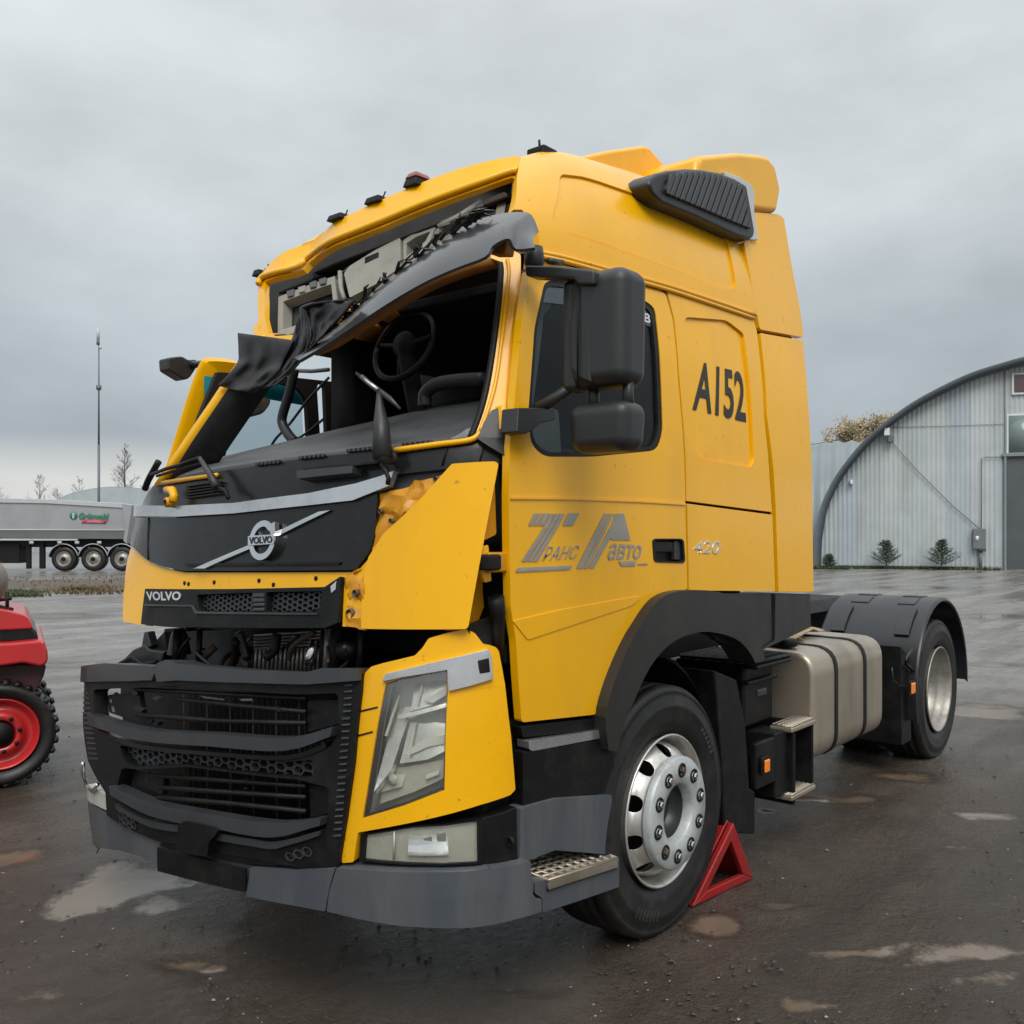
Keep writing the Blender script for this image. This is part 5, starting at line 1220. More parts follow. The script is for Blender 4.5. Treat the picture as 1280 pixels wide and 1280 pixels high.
# wheel ruts and smears run across the yard
mpn = t.nodes.new('ShaderNodeMapping'); mpn.inputs['Rotation'].default_value = (0, 0, math.radians(50)); mpn.inputs['Scale'].default_value = (.22, 1.5, 1); L(P0, mpn.inputs[0])
rut = tn(.9, 6, .62, mpn.outputs[0])
big = tn(.35, 5, .6); mid = tn(2.3, 7, .68); fine = tn(26, 6, .7); grit = tn(120, 3, .6)
at_ = t.nodes.new('ShaderNodeAttribute'); at_.attribute_name = 'puddle'
ap_ = t.nodes.new('ShaderNodeAttribute'); ap_.attribute_name = 'pale_mud_sheen'
pm = mth('ADD', at_.outputs['Fac'], mth('MULTIPLY', mth('SUBTRACT', mid, .5), .9))
pm = mth('ADD', pm, mth('MULTIPLY', mth('SUBTRACT', fine, .5), .5))
pm = mth('ADD', pm, mth('MULTIPLY', mrg(rut, .57, .70, 0, .42), mrg(mid, .4, .6, .4, 1)))
water = mrg(pm, .48, .74, 0, 1)
damp = mth('MAXIMUM', mrg(rut, .42, .60, 0, 1), mrg(pm, .15, .45, 0, 1))
col = mixc(mrg(mid, .35, .68, 0, 1), (.037, .027, .020), (.092, .073, .058))
col = mixc(mrg(big, .42, .62, 0, .7), col, (.062, .044, .031))
col = mixc(mrg(grit, .62, .74, 0, .55), col, (.16, .15, .135))
col = mixc(mth('MULTIPLY', ap_.outputs['Fac'], mrg(mid, .3, .62, .45, 1)), col, (.24, .228, .21))  # mud pales with camera depth; grazing sky sheen is partly painted in
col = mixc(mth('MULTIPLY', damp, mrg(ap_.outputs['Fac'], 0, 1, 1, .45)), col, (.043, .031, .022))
col = mixc(water, col, (.15, .112, .080))
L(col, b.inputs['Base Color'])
ro = mth('SUBTRACT', mrg(fine, .3, .7, .26, .40), mth('MULTIPLY', damp, .20))
ro = mth('MULTIPLY', ro, mrg(water, 0, 1, 1, .06)); L(mth('MAXIMUM', ro, .02), b.inputs['Roughness'])
b.inputs['IOR'].default_value = 1.45
hgt = mth('ADD', mth('MULTIPLY', fine, .7), mth('ADD', mth('MULTIPLY', grit, .35), mth('MULTIPLY', mid, 1.2)))
bp = t.nodes.new('ShaderNodeBump'); bp.inputs['Distance'].default_value = .022; L(hgt, bp.inputs['Height'])
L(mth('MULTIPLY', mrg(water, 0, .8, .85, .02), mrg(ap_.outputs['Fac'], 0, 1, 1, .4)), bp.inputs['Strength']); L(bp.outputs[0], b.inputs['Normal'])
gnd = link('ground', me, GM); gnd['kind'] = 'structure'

# scattered gravel and crumbs of mud
random.seed(21)
STN = mat('pale_gravel', (.26, .24, .21), .7, var=.4, vscale=30); MUDC = mat('mud_crumbs', (.035, .028, .023), .6, var=.4, vscale=30)
def crumbs(name, n, m, rmin, rmax, label):
    mb = MB()
    for _ in range(n):
        py = 780+500*random.random()**.7; px = random.uniform(-20, 1300); c = gp(px, py); r = random.uniform(rmin, rmax)*random.random()**.6+.002
        if any(((c.x-q[0])**2+(c.y-q[1])**2)**.5 < max(q[2], q[3])*.95 for q in PUD): continue
        vs = []
        for dx, dy, dz in ((1, 0, 0), (0, 1, 0), (-1, 0, 0), (0, -1, 0), (0, 0, .8), (0, 0, -.5)):
            vs.append((c.x+r*(dx+random.uniform(-.3, .3)), c.y+r*(dy+random.uniform(-.3, .3)), c.z-r*.1+.6*r*(dz+random.uniform(-.2, .2))))
        mb.add(vs, [(0, 1, 4), (1, 2, 4), (2, 3, 4), (3, 0, 4), (1, 0, 5), (2, 1, 5), (3, 2, 5), (0, 3, 5)])
    o = mb.obj(name, m, None, fix=False, smooth=False); tag(o, label, 'gravel', kind='stuff')
crumbs('gravel', 420, STN, .002, .008, 'pale gravel chips scattered over the wet yard')
crumbs('mud_lumps', 1500, MUDC, .003, .014, 'dark crumbs of mud scattered over the wet yard')

# ================================================================== wheel chock by the front tyre
ck = empty('wheel_chock', gp(895, 1120))
tag(ck, 'red open triangular metal wheel chock wedged behind the front tyre', 'wheel chock')
A0 = gp(866, 1134); B0 = gp(942, 1098); dv = (B0-A0); dv.normalize()
side = Vector((-dv.y, dv.x, 0)); 
apex = CAM+ray(908, 1047)*((A0-CAM).dot(FW)/1.0*1.0)
ln = (B0-A0).length; ap = A0+dv*ln*.66+Vector((0, 0, .29))
def cframe(off, name):
    P3 = [A0+side*off, B0+side*off, ap+side*off]; c = sum(P3, Vector())/3; inn = [c+(p-c)*.60 for p in P3]; mb = MB()
    for i in range(3): mb.prism([P3[i], P3[(i+1) % 3], inn[(i+1) % 3], inn[i]], side*.028)
    return mb.obj(name, RED, ck, bevel=.005)
cframe(0, 'side_frame'); cframe(.20, 'side_frame')
for s_, e_, nm in ((A0, ap, 'ramp_plate'), (ap, B0, 'back_plate')):
    nrm = (e_-s_).cross(side).normalized()*.012
    MB().prism([s_+side*.028, e_+side*.028, e_+side*.20, s_+side*.20], nrm*(1 if nm == 'ramp_plate' else -1)).obj(nm, RED, ck, bevel=.003)

# ================================================================== red forklift at the picture's edge
FKD = 5.84
FDIR = (FW+RT*((20-CX)/FPX)).normalized()
fk = empty('forklift', Wp(-60, FKD)); tag(fk, 'red forklift with rounded counterweight and red wheel, cut by the picture edge', 'forklift')
FRT = lambda px, py, d=FKD: atD(px, py, d)
def fslab(name, pts, d, dep, m, bevel=.03, seg=3, parent=fk): return MB().prism([FRT(px, py, d) for px, py in pts], FDIR*dep).obj(name, m, parent, bevel=bevel, seg=seg)
bd = fslab('hood', rnd([(-260, 764), (-20, 758), (10, 763), (34, 769), (39, 778), (41, 786), (-260, 800)], 4), FKD, .9, REDF, .03, 4)
fslab('window_band', [(-260, 786), (36, 779), (46, 790), (49, 803), (-260, 806)], FKD+.02, .84, BLKG, .02)
cwp = rnd([(-260, 806), (10, 804), (55, 800), (60, 815), (60, 828), (52, 834), (30, 829), (-20, 836), (-260, 838)], 5)
fslab('counterweight', cwp, FKD-.08, 1.05, REDF, .06, 5)
fslab('chassis', rnd([(-260, 832), (-20, 834), (30, 830), (58, 831), (55, 845), (45, 864), (-20, 872), (-260, 900)], 3), FKD+.05, .8, mat('forklift_underside', (.06, .02, .022), .6), .03)
wc = atD(0, 918, FKD-.03)
LX = Vector((FDIR.y, -FDIR.x, 0)).normalized()
def lathe_dir(prof, c, n=48):
    mb = MB(); m = n
    for r, h in prof:
        for j in range(m):
            a = 2*math.pi*j/n; mb.v.append(tuple(c+LX*(r*math.cos(a))+Vector((0, 0, r*math.sin(a)))+FDIR*h))
    for i in range(len(prof)-1):
        for j in range(n): mb.f.append((i*m+j, (i+1)*m+j, (i+1)*m+(j+1) % m, i*m+(j+1) % m))
    return mb
WR = (983-918)/FPX*FKD
tw = lathe_dir([(WR*.66, .05), (WR*.72, -.02), (WR*.85, -.045), (WR*.93, -.04), (WR*.97, -.01), (WR*.97, .26), (WR*.6, .26)], wc).obj('wheel', RUB, fk)
lathe_dir([(WR*.70, .02), (WR*.67, -.02), (WR*.64, .0), (WR*.58, .03), (WR*.55, .045), (WR*.42, .03), (WR*.40, .0), (WR*.28, -.01), (WR*.27, .03), (0, .03)], wc, 40).obj('rim', REDF, tw)
lathe_dir([(WR*.24, .035), (WR*.22, -.02), (0, -.02)], wc, 24).obj('hub', DRK, tw)
for k in range(8):
    a = 2*math.pi*k/8+.2; c = wc+LX*(WR*.34*math.cos(a))+Vector((0, 0, WR*.34*math.sin(a)))
    lathe_dir([(.014, .0), (.014, -.02), (0, -.02)], c, 6).obj('wheel_nut', DRK, tw)
for k in range(30):
    a = 2*math.pi*k/30; r0 = WR*.955; c = wc
    d = LX*math.cos(a)+Vector((0, 0, math.sin(a))); tt = LX*-math.sin(a)+Vector((0, 0, math.cos(a)))
    MB().prism([c+d*r0+tt*.018-FDIR*.03, c+d*(WR*1.03)+tt*.012-FDIR*.01, c+d*(WR*1.03)-tt*.012-FDIR*.01, c+d*r0-tt*.018-FDIR*.03], FDIR*.11).obj('tread_lug', RUB, tw)
def copy_sub(src, off):
    c = src.copy(); COL.objects.link(c); c.location = src.location+off
    for ch in src.children:
        d = ch.copy(); COL.objects.link(d); d.parent = c
    return c
copy_sub(tw, FDIR*.72); copy_sub(tw, LX*-1.35); copy_sub(tw, LX*-1.35+FDIR*.72)
for q in ((-235, .1), (-235, .75), (-110, .1), (-110, .75)): TB('guard_post', [FRT(q[0], 775, FKD)+FDIR*q[1], FRT(q[0]+6, 500, FKD)+FDIR*q[1]], .03, DRK, fk, 8)
fslab('guard_roof', [(-245, 505), (-95, 505), (-95, 497), (-245, 497)], FKD, .85, DRK, .01)
for a in ((-2, 750, 14, 748), (9, 740, 9, 762), (-2, 758, 16, 762)):
    TB('cylinder_bracket', [FRT(a[0], a[1], FKD+.1), FRT(a[2], a[3], FKD+.1)], .012, DRK, fk, 6)
gas = MB()
gm = mat('grey_gas_cylinder', (.24, .21, .18), .45, var=.15, vscale=6, dirt=(.12, .09, .07), dirt_amt=.5)
R_ = .165; prof = [(0, .30), (.05, .295), (.10, .275), (.145, .23), (R_, .17), (R_, -.25), (.14, -.3), (0, -.3)]
c0 = atD(-52, 727, FKD+.25)
n = 32
for r, h in prof:
    for j in range(n):
        a = 2*math.pi*j/n; gas.v.append(tuple(c0+RT*h+FW*(r*math.cos(a))+Vector((0, 0, r*math.sin(a)))))
for i in range(len(prof)-1):
    for j in range(n): gas.f.append((i*n+j, (i+1)*n+j, (i+1)*n+(j+1) % n, i*n+(j+1) % n))
tag(gas.obj('gas_cylinder', gm, None), 'grey brown gas cylinder lying on top of the red forklift', 'gas cylinder')

# ================================================================== far things
def camroot(name, px, d, rz=0.):
    """empty whose local x = camera right, y = away, at ground"""
    o = empty(name, Wp(px, d), wl=False, rz=math.atan2(RT.y, RT.x)+rz); return o
HM = []
for k_, c_ in enumerate(((.43, .475, .49), (.41, .46, .485), (.455, .49, .50), (.39, .445, .48))):
    HM.append(mat('galvanised_sheet_%d' % k_, c_, .5, metal=.15, var=.1, vscale=.8, dirt=(.20, .25, .30) if k_ % 2 else (.28, .265, .235), dirt_amt=.45, dirt_scale=.35 if k_ % 2 else .8, streak=True))
ROOFM = mat('weathered_roof_metal', (.17, .20, .22), .5, metal=.2, var=.12, vscale=.7)
FASC = mat('fascia_metal', (.12, .145, .165), .5, metal=.2, var=.12, vscale=1)
DOORM = mat('dark_gate_paint', (.075, .088, .092), .45, var=.12, vscale=.8)
HD = 44.0
GDIR = (FW+RT*((1017-CX)/FPX)).normalized(); GRT = Vector((GDIR.y, -GDIR.x, 0))
GO_ = Wp(1017, HD); 
hang = empty('arched_hangar', GO_, wl=False, rz=math.atan2(GRT.y, GRT.x)); tag(hang, 'grey corrugated arched hangar with dark gate and curved roof edge', 'hangar')
def hl(px, py=HOR):
    r = ray(px, py); p = CAM+r*((GO_-CAM).dot(GDIR)/r.dot(GDIR)); return (p-GO_).dot(GRT), p.z
def ximg(px): return hl(px)[0]
apts = [(1017, 712), (1017.5, 690), (1019, 668), (1025, 636), (1036, 610), (1050, 587), (1075, 556), (1100, 533), (1137, 506), (1175, 485), (1212, 468), (1250, 456), (1280, 448), (1330, 440), (1370, 438)]
apx = [hl(px, py) for px, py in apts]
xc = apx[-1][0]
arc = [tuple(p) for p in spl(apx, 4)]; arc = arc+[(2*xc-x_, z_) for x_, z_ in arc[::-1][1:]]
arc = [(x_, max(0, z_)) for x_, z_ in arc]
AXs = np.array([a[0] for a in arc]); AZs = np.array([a[1] for a in arc])
def archz(x): return float(np.interp(x, AXs, AZs))
# gable in corrugated sheets about a metre wide
def corr_sheet(x0, x1, z0, y, m, name='wall_sheet', zt=None, per=.2, amp=.028):
    rows = []; n = max(2, int(round((x1-x0)/(per/4))))
    for i in range(n+1):
        x = x0+(x1-x0)*i/n; h = (zt if zt is not None else archz(x)-.25); h = max(h, z0+.05)
        yy = y+amp*math.sin(2*math.pi*x/per)
        rows.append([Vector((x, yy, z0)), Vector((x, yy, (z0+h)/2)), Vector((x, yy, h))])
    return MB().grid(rows).obj(name, m, hang, fix=False)
random.seed(4)
gx0, gx1 = ximg(1256), ximg(1256)+5.2
x = ximg(1018.5)
while x < gx0-.05:
    x1 = min(x+.95, gx0-.02)
    corr_sheet(x, x1+.02, .12, random.uniform(0, .012), random.choice(HM)); x = x1
x = gx0
while x < gx1: corr_sheet(x, min(x+.95, gx1), hl(1258, 568)[1], .0, random.choice(HM), zt=None); x += .95
x = gx1
while x < AXs[-1]-.1:
    x1 = min(x+.95, AXs[-1]-.05); corr_sheet(x, x1+.02, .12, random.uniform(0, .012), random.choice(HM)); x = x1
# roof vault
rows = []
for x_, z_ in arc: rows.append([Vector((x_, y, z_)) for y in (-.5, 6, 14, 24)])
MB().grid(rows).obj('roof', ROOFM, hang, solid=.08)
ins_ = []
for i, (x_, z_) in enumerate(arc):
    dx = (xc-x_); dz = -z_+2; l = math.hypot(dx, dz+1e-6); ins_.append((x_+dx/l*.34, max(0, z_+dz/l*.34)))
mb = MB(); rows = [[Vector((a[0], -.55, a[1])), Vector((b_[0], -.55, b_[1])), Vector((b_[0], -.1, b_[1]))] for a, b_ in zip(arc, ins_)]
MB().grid(rows).obj('roof_edge', FASC, hang, solid=.03)
def hb(name, px0, py0, px1, py1, y0, y1, m, bevel=.01, parent=hang):
    return MB().box((ximg(px0), y0, hl(px0, py1)[1]), (ximg(px1), y1, hl(px0, py0)[1])).obj(name, m, parent, bevel=bevel)
gate = hb('gate', 1257.5, 571, 1400, 712, -.02, .05, DOORM)
for px in (1282, 1310, 1340, 1370): hb('gate_board', px, 573, px+1.2, 711, -.05, -.021, FASC, 0, gate)
hb('gate_post', 1254.5, 568, 1257.3, 713, -.16, .06, mat('gate_frame', (.20, .23, .25), .5)); hb('gate_lintel', 1252, 567, 1400, 571, -.18, .06, MATS['gate_frame'])
wn_ = hb('window', 1258, 518, 1300, 568, -.06, .05, mat('window_frame_white', (.62, .65, .66), .5), .01)
hb('pane', 1260.5, 520, 1298, 566, -.075, -.061, mat('hazy_pane', (.19, .24, .24), .12, var=.1), 0, wn_)
vb_ = hb('vent_box', 1264, 467, 1300, 494, -.12, .03, MATS['window_frame_white'], .02)
hb('fan', 1267, 469, 1300, 491, -.15, -.121, mat('brown_fan', (.09, .06, .06), .5), .03, vb_)
eb = hb('electric_box', 1215, 661, 1231, 686, -.30, -.05, mat('grey_cabinet', (.15, .16, .165), .5), .02)
hb('box_stand', 1223, 686, 1227, 713, -.2, -.12, MATS['grey_cabinet'], 0, eb); hb('box_badge', 1218, 670, 1222, 676, -.32, -.301, MATS['window_frame_white'], 0, eb); hb('box_foot', 1222, 684, 1231, 689, -.28, -.1, FASC, 0, eb)
def hp(px, py, y=-.1): q = hl(px, py); return Vector((q[0], y, q[1]))
cab_ = mat('cable_sheath', (.05, .05, .055), .5)
TB('cable', [hp(1112, 550), hp(1146, 588), hp(1190, 632), hp(1226, 663)], .02, MATS['grey_cabinet'], hang, 5)
TB('conduit', [hp(1226, 663), hp(1226.5, 620), hp(1226.5, 573), hp(1232, 571.5), hp(1252, 571.5)], .022, MATS['grey_cabinet'], hang, 5)
fl_ = hb('floodlight', 1104, 536, 1111, 546, -.55, -.1, MATS['window_frame_white'], .03); hb('lamp_body', 1109, 544, 1116, 554, -.5, -.12, FASC, .03, fl_)
hb('vent_pipe', 1062, 600, 1066, 606, -.3, .0, MATS['window_frame_white'], .04)
hb('gable_seam', 1104, 534.4, 1256, 535.0, -.045, -.028, HM[3], 0)
hb('plinth', 1017, 708.5, 1256, 715, -.12, .1, mat('stained_concrete', (.13, .115, .10), .8, var=.3, vscale=1.5))
hb('gate_inner_panel', 1255.5, 465, 1256.3, 568, -.06, -.03, FASC, 0)

# second vault behind it, ribbed roof turning away
def vault(name, label, px, d, w, h, ln, rz, ribs, m):
    r = camroot(name, px, d, rz); tag(r, label, 'hangar')
    def zz(q): return h*math.sin(math.pi*q)**.8
    rows = []
    ny_ = int(ribs*6)
    for i in range(33):
        q = i/32; row = []
        for j in range(ny_+1):
            y = ln*j/ny_; bump_ = .08*math.sin(2*math.pi*j/6)
            a = math.pi*(1-q); row.append(Vector(((w/2+bump_)*math.cos(a), y, (h+bump_)*math.sin(a))))
        rows.append(row)
    MB().grid(rows).obj('roof', m, r, fix=True)
    g = [Vector((w/2*math.cos(math.pi*(1-i/32)), 0, h*math.sin(math.pi*(1-i/32)))) for i in range(33)]
    MB().prism(g, (0, .1, 0)).obj('gable', HM[1], r, smooth=False)
    return r
vault('ribbed_hangar', 'pale ribbed barrel roof of a second hangar behind the big one', 1195, 60, 16, 7.75, 40, math.radians(70), 46, mat('pale_ribbed_roof', (.20, .235, .25), .5, metal=.15, var=.12, vscale=.6))
vault('far_hangar', 'low blue grey curved hangar roof behind the dump trailer', 150, 85, 17, 5.9, 30, math.radians(25), 8, mat('blue_grey_roof', (.10, .132, .142), .5, metal=.1, var=.12, vscale=.4))

# ---- dump semi-trailer ------------------------------------------------------------
TD = 40.0; tm_ = TD/FPX
tl = camroot('dump_trailer', 100, TD, math.radians(4)); tag(tl, 'grey dump semi-trailer with dark chassis parked across the yard', 'trailer')
GBX = mat('grey_trailer_body', (.34, .35, .37), .42, metal=.2, var=.08, vscale=.8, dirt=(.2, .19, .18), dirt_amt=.4, dirt_scale=.6); GBD = mat('dirty_trailer_skirt', (.13, .135, .135), .5, var=.15, vscale=1)
LTR = mat('light_trailer_rim', (.45, .46, .48), .4, var=.08)
def tx(px): return (px-100)*tm_
def tz(py): return CAM.z+(HOR-py)*tm_
def tb(name, px0, py0, px1, py1, y0, y1, m, parent=tl, bevel=.02): return MB().box((tx(px0), y0, tz(py1)), (tx(px1), y1, tz(py0))).obj(name, m, parent, bevel=bevel)
body = MB().prism([Vector((tx(px), 0, tz(py))) for px, py in [(-180, 622), (151, 631), (157, 665), (158, 674), (-180, 672)]], (0, 2.4, 0)).obj('tipper_body', GBX, tl, bevel=.04)
MB().prism([Vector((tx(px), -.06, tz(py))) for px, py in [(-180, 619), (60, 624), (152, 629), (152, 635), (60, 629.5), (-180, 626)]], (0, .1, 0)).obj('top_rail', LTR, body, bevel=.02)
MB().prism([Vector((tx(px), -.05, tz(py))) for px, py in [(151, 629), (163, 631), (163, 640), (157, 680), (153, 676), (155, 662)]], (0, 2.45, 0)).obj('tail_gate', GBX, body, bevel=.02)
MB().prism([Vector((tx(px), -.02, tz(py))) for px, py in [(-180, 660), (156, 663), (157, 674), (-180, 670)]], (0, .05, 0)).obj('side_skirt', GBD, body, bevel=.01)
MB().prism([Vector((tx(px), -.04, tz(py))) for px, py in [(-180, 661), (156, 662), (156, 663.4), (-180, 662.4)]], (0, .05, 0)).obj('body_crease', LTR, body)
tb('chassis', -180, 674, 158, 684, .3, 2.0, DRK); tb('side_rail', -180, 673.6, 98, 675.8, -.1, 0, LTR); tb('landing_gear', 48, 676, 54, 711, .2, .4, DRK); tb('landing_gear', 32, 676, 37, 711, .2, .4, DRK); tb('tool_box', -30, 680, 24, 704, .2, .9, DRK)
for px in (42, 76, 97, 124): tb('white_plate', px-2, 676.5, px+3, 680, -.12, -.08, LTR, tl, 0)
def ntext(name, key, px0, py0, px1, py1, m, y=-.045, sl=.02):
    uv, fs = TXT[key]
    mb = MB().add([(tx(px0)+u*(tx(px1)-tx(px0)), y, tz(py1)+v*(tz(py0)-tz(py1))-u*sl) for u, v in uv], fs); return mb.obj(name, m, body, fix=False, smooth=False, solid=.005)
GRN = mat('green_print', (.02, .20, .11), .5); RPR = mat('red_print', (.55, .05, .08), .5)
ntext('maker_lettering', 'grun', 99, 641, 135.5, 649, GRN)
MB().lathe([(0, 0), (.155, 0), (.155, .01)], (tx(92.5), -.05, tz(644.5)), 'Y', 24).obj('round_logo', GRN, body)
ntext('logo_figure', 'one', 91.2, 641, 93.8, 648, LTR, -.06, 0)
MB().prism([Vector((tx(px), -.045, tz(py))) for px, py in [(105, 649.5), (133.5, 650), (131.5, 654.2), (102, 653.8)]], (0, .01, 0)).obj('red_stripe', RPR, body)
ntext('stripe_lettering', 'semi', 109, 650.8, 129, 653, LTR, -.055)
WRR = .53
def twheel(px):
    o = MB().lathe([(.30, -.02), (.34, -.05), (.46, -.05), (WRR-.03, -.02), (WRR, .02), (WRR, .30), (.3, .32)], (0, 0, 0), 'Y', 32).obj('wheel', RUB, tl)
    o.location = (tx(px), .05, WRR)
    MB().lathe([(.31, -.03), (.295, -.04), (.28, .0), (.26, .05), (.20, .0), (.18, -.02), (.13, -.03), (.12, -.06), (0, -.06)], (0, 0, 0), 'Y', 24).obj('rim', RIM2, o)
    MB().lathe([(.10, -.062), (.09, -.08), (0, -.08)], (0, 0, 0), 'Y', 12).obj('hub', DRK, o)
    TB('mudguard', [Vector((tx(px)+.62*math.cos(a), -.03, WRR+.02+.62*math.sin(a))) for a in [math.radians(10+160*k/12) for k in range(13)]], .022, LTR, tl, 5)
    MB().grid([[Vector((tx(px)+.6*math.cos(a), y, WRR+.02+.6*math.sin(a))) for y in (-.02, .4)] for a in [math.radians(5+170*k/12) for k in range(13)]]).obj('mudguard_shell', DRK, tl, solid=.02)
    return o
for px in (80, 116, 151): twheel(px)
tb('front_wheel_dark', -60, 690, -30, 714, .3, .6, DRK)

# ---- mast -----------------------------------------------------------------------
md_ = 75.0; mo = camroot('lamp_mast', 123.5, md_); tag(mo, 'tall thin steel mast rising behind the dump trailer', 'mast')
MST = mat('mast_steel', (.13, .15, .17), .5, metal=.3)
def mz(py): return CAM.z+(HOR-py)/FPX*md_
TB('pole', [(0, 0, 0), (0, 0, mz(556))], [.11, .10], MST, mo, 10); TB('pole_top', [(0, 0, mz(556)), (0, 0, mz(425))], [.085, .05], MST, mo, 8)
MB().lathe([(.0, .3), (.2, .28), (.2, -.05), (.12, -.1), (0, -.1)], (0, 0, mz(486)), 'Z', 12).obj('platform', MST, mo)
TB('antenna', [(-.05, 0, mz(425)), (-.05, 0, mz(410))], [.12, .14], mat('antenna_white', (.5, .52, .54), .5), mo, 8); TB('lamp_head', [(-.06, 0, mz(431)), (-.06, 0, mz(425))], .13, MST, mo, 8)
TB('lamp', [(.12, 0, mz(436)), (.12, 0, mz(433))], .12, MATS['antenna_white'], mo, 8)

# ---- trees ----------------------------------------------------------------------
BARK = mat('grey_bark', (.11, .10, .095), .8, var=.3, vscale=3); TWIG = mat('hazed_twigs', (.24, .22, .21), .8, var=.3)  # crown twigs lightened: distance haze is put into their colour
def bare_tree(label, px, d, hpx_top, seed, spread=.28, nm='birch_tree', nbr=46):
    random.seed(seed); r = camroot(nm, px, d); tag(r, label, 'tree', 'bare trees on the skyline')
    H = CAM.z+(HOR-hpx_top)/FPX*d; tr_ = MB(); cr = MB()
    tr_.tube([(0, 0, 0), (.05, 0, H*.4), (-.03, 0, H*.75), (.02, 0, H)], [H*.016, H*.012, H*.006, H*.0015], 6)
    for k in range(nbr):
        t0 = .22+.76*random.random(); a = random.uniform(0, 6.28); ln = H*spread*(1.05-t0)**.7*random.uniform(.6, 1.2); p = Vector((0, 0, H*t0)); dr = Vector((math.cos(a), math.sin(a), random.uniform(.7, 1.6))).normalized()
        e = p+dr*ln; m_ = p+dr*ln*.5+Vector((0, 0, -.03*ln)); cr.tube([p, m_, e], [H*.0035*(1.1-t0), H*.002, H*.0008], 3, False)
        for q in range(9):
            s_ = p.lerp(e, random.uniform(.25, 1)); d2 = (dr+Vector((random.uniform(-.9, .9), random.uniform(-.9, .9), random.uniform(-.3, .6)))).normalized(); e2 = s_+d2*ln*random.uniform(.2, .5)
            cr.tube([s_, e2], [H*.0012, H*.0006], 3, False)
            for w in range(4):
                s3 = s_.lerp(e2, random.random()); d3 = (d2+Vector((random.uniform(-1, 1), random.uniform(-1, 1), random.uniform(-.8, .3)))).normalized()
                cr.tube([s3, s3+d3*ln*random.uniform(.08, .25)], [H*.0008, H*.0004], 3, False)
    tr_.obj('trunk', BARK, r); cr.obj('crown', TWIG, r, fix=False)
bare_tree('tall bare birch just to the right of the mast', 156, 95, 556, 1, .24, nbr=60)
bare_tree('low bare tree between the mast and the trailer logo', 99, 105, 598, 2, .34, nbr=30)
bare_tree('bare tree left of the mast above the trailer roof', 50, 100, 594, 3, .3, nbr=34)
bare_tree('bare tree at the far left edge above the trailer', 0, 105, 610, 5, .4, nbr=24)
bare_tree('small bare tree beside the yellow truck pillar', 183, 100, 603, 6, .3, nbr=24)
bare_tree('low bare tree between two taller ones above the trailer', 72, 110, 612, 7, .4, nbr=24)
# autumn tree behind the hangar
random.seed(9); r = camroot('autumn_tree', 1092, 66); tag(r, 'tree with thin brown autumn leaves behind the arched hangar', 'tree')
LEAF = mat('dull_autumn_leaves', (.36, .28, .16), .7, var=.45, vscale=1.2)
H = CAM.z+(HOR-512)/FPX*66; mb = MB(); mb.tube([(0, 0, 0), (.1, 0, H*.4), (0, 0, H*.85)], [.3, .22, .05], 7); lv = MB()
for k in range(110):
    a = random.uniform(0, 6.28); b0 = Vector((0, 0, H*random.uniform(.3, .7))); e = Vector((math.cos(a)*random.uniform(.5, 3.5), math.sin(a)*random.uniform(.5, 3.5), 0)); e.z = H*.60+random.uniform(-1.2, 4.4)*(1-(e.length/5.2)**2)
    mb.tube([b0, (b0+e)/2+Vector((0, 0, .3)), e], [.06, .035, .012], 4, False)
    for q in range(10):
        s_ = b0.lerp(e, random.uniform(.4, 1)); f_ = s_+Vector((random.uniform(-.6, .6), random.uniform(-.6, .6), random.uniform(-.1, .7))); mb.tube([s_, f_], [.014, .006], 3, False)
        for w in range(40):
            c = s_.lerp(f_, random.random())+Vector((random.gauss(0, .16), random.gauss(0, .16), random.gauss(0, .16))); u = Vector((random.gauss(0, 1), random.gauss(0, 1), random.gauss(0, 1))).normalized()*.085; v = u.orthogonal().normalized()*.065
            lv.add([c-u, c+v, c+u, c-v], [(0, 1, 2, 3)])
mb.obj('trunk', BARK, r); lv.obj('crown', LEAF, r, fix=False, smooth=False)
# young conifers before the hangar wall
def hd(px): k_ = (1017-CX)/FPX; return HD*(1+k_*k_)/(1+k_*(px-CX)/FPX)
NDL = mat('spruce_needles', (.030, .058, .034), .7, var=.35, vscale=4)
def spruce(label, px, d, toppy, seed, n=9):
    random.seed(seed); r = camroot('young_spruce', px, d); tag(r, label, 'spruce', 'young spruces along the hangar wall')
    H = CAM.z+(HOR-toppy)/FPX*d; tr_ = MB().tube([(0, 0, 0), (0, 0, H)], [.03, .006], 5); nd = MB()
    for k in range(n):
        z = H*(.14+.84*k/n); ln = (1-k/n)**.8*H*.46+.05
        for q in range(6):
            a = q*1.047+random.uniform(-.4, .4); l2 = ln*random.uniform(.6, 1.15); dr = Vector((math.cos(a), math.sin(a), .55)); e = Vector((0, 0, z))+dr*l2
            tr_.tube([(0, 0, z), e], [.010, .004], 3, False)
            for w in range(60):
                c = Vector((0, 0, z)).lerp(e, random.uniform(.25, 1.05)); u = Vector((random.gauss(0, 1), random.gauss(0, 1), random.gauss(0, .5))).normalized()
                s_ = random.uniform(.05, .10); v = u.orthogonal().normalized()*.014; nd.add([c, c+u*s_+v, c+u*s_-v], [(0, 1, 2)])
    tr_.obj('trunk', BARK, r); nd.obj('needles', NDL, r, fix=False, smooth=False)
spruce('young spruce beside the electric box on the hangar', 1177, hd(1177)-.8, 673, 1); spruce('middle young spruce before the hangar wall', 1108, hd(1108)-.8, 674, 2); spruce('smallest young spruce next to the truck cab', 1036, HD-1.3, 692, 3, 6)
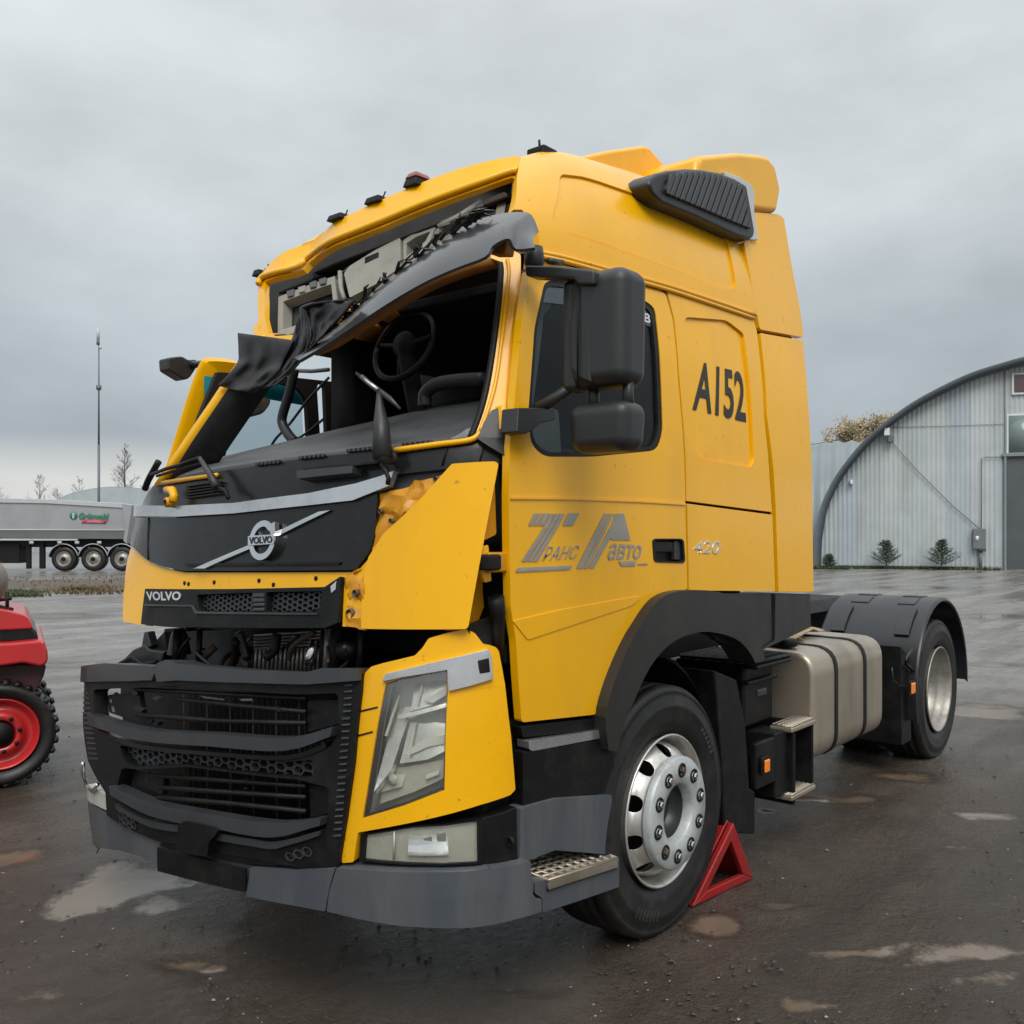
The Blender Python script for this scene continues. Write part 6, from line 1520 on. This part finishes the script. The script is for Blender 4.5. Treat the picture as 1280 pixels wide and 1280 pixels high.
# dry weeds: along the hangar foot and on the bank before the trailer
def weeds(name, label, spots, m, h):
    mb = MB()
    for _ in range(len(spots)):
        c = spots[_]
        for q in range(5):
            a = random.uniform(0, 6.28); hh = h*random.uniform(.3, 1); e = c+Vector((math.cos(a)*hh*.5, math.sin(a)*hh*.5, hh)); s_ = Vector((-math.sin(a), math.cos(a), 0))*.018
            mb.add([c-s_, c+s_, e], [(0, 1, 2)])
    o = mb.obj(name, m, None, fix=False, smooth=False); tag(o, label, 'weeds', kind='stuff')
random.seed(14)
DRYG = mat('dry_weeds', (.16, .11, .055), .8, var=.5, vscale=2); GRNG = mat('green_weeds', (.07, .085, .035), .8, var=.5, vscale=2)
sp1 = [Wp(random.gauss(108, 28), random.uniform(24.5, 28)) for _ in range(380)]+[Wp(random.uniform(10, 160), random.uniform(26, 34)) for _ in range(140)]
weeds('dry_weeds', 'dry brown weeds on the strip before the dump trailer', sp1, DRYG, .12)
sp2 = [Wp(random.gauss(25, 14), random.uniform(23.5, 25.5)) for _ in range(350)]+[Wp(random.gauss(100, 10), 26) for _ in range(120)]
weeds('green_weeds', 'patch of short green weeds before the dump trailer', sp2, GRNG, .13)
sp3 = [Wp(random.uniform(1010, 1060), HD-random.uniform(.8, 2)) for _ in range(300)]+[Wp(p_, hd(p_)-random.uniform(.25, .6)) for p_ in [random.uniform(1060, 1250) for _ in range(300)]]
weeds('wall_weeds', 'thin weeds along the foot of the arched hangar', sp3, GRNG, .22)
# bank of earth under the trailer side
random.seed(2)
rows = []
for i in range(110):
    px = -420+i*6; row = []
    for j in range(7):
        d = 23+j*2.0; q = math.sin(math.pi*j/6); row.append(Wp(px, d, -.06+q*(.10+.07*noise.noise(Vector((i*.35, j*.7, 3))))))
    rows.append(row)
bank = MB().grid(rows).obj('earth_bank', mat('dull_earth', (.085, .068, .050), .75, var=.35, vscale=1.2, bump=.5, bscale=6), None); bank['kind'] = 'structure'
# overhead wire
wi = MB().tube([Wp(900, 60, CAM.z+(HOR-575)/FPX*60), Wp(1030, 60, CAM.z+(HOR-553)/FPX*60), Wp(1085, 60, CAM.z+(HOR-543)/FPX*60)], .02, 5).obj('overhead_wire', cab_, None)
tag(wi, 'thin overhead wire running from the truck to behind the hangar', 'wire')
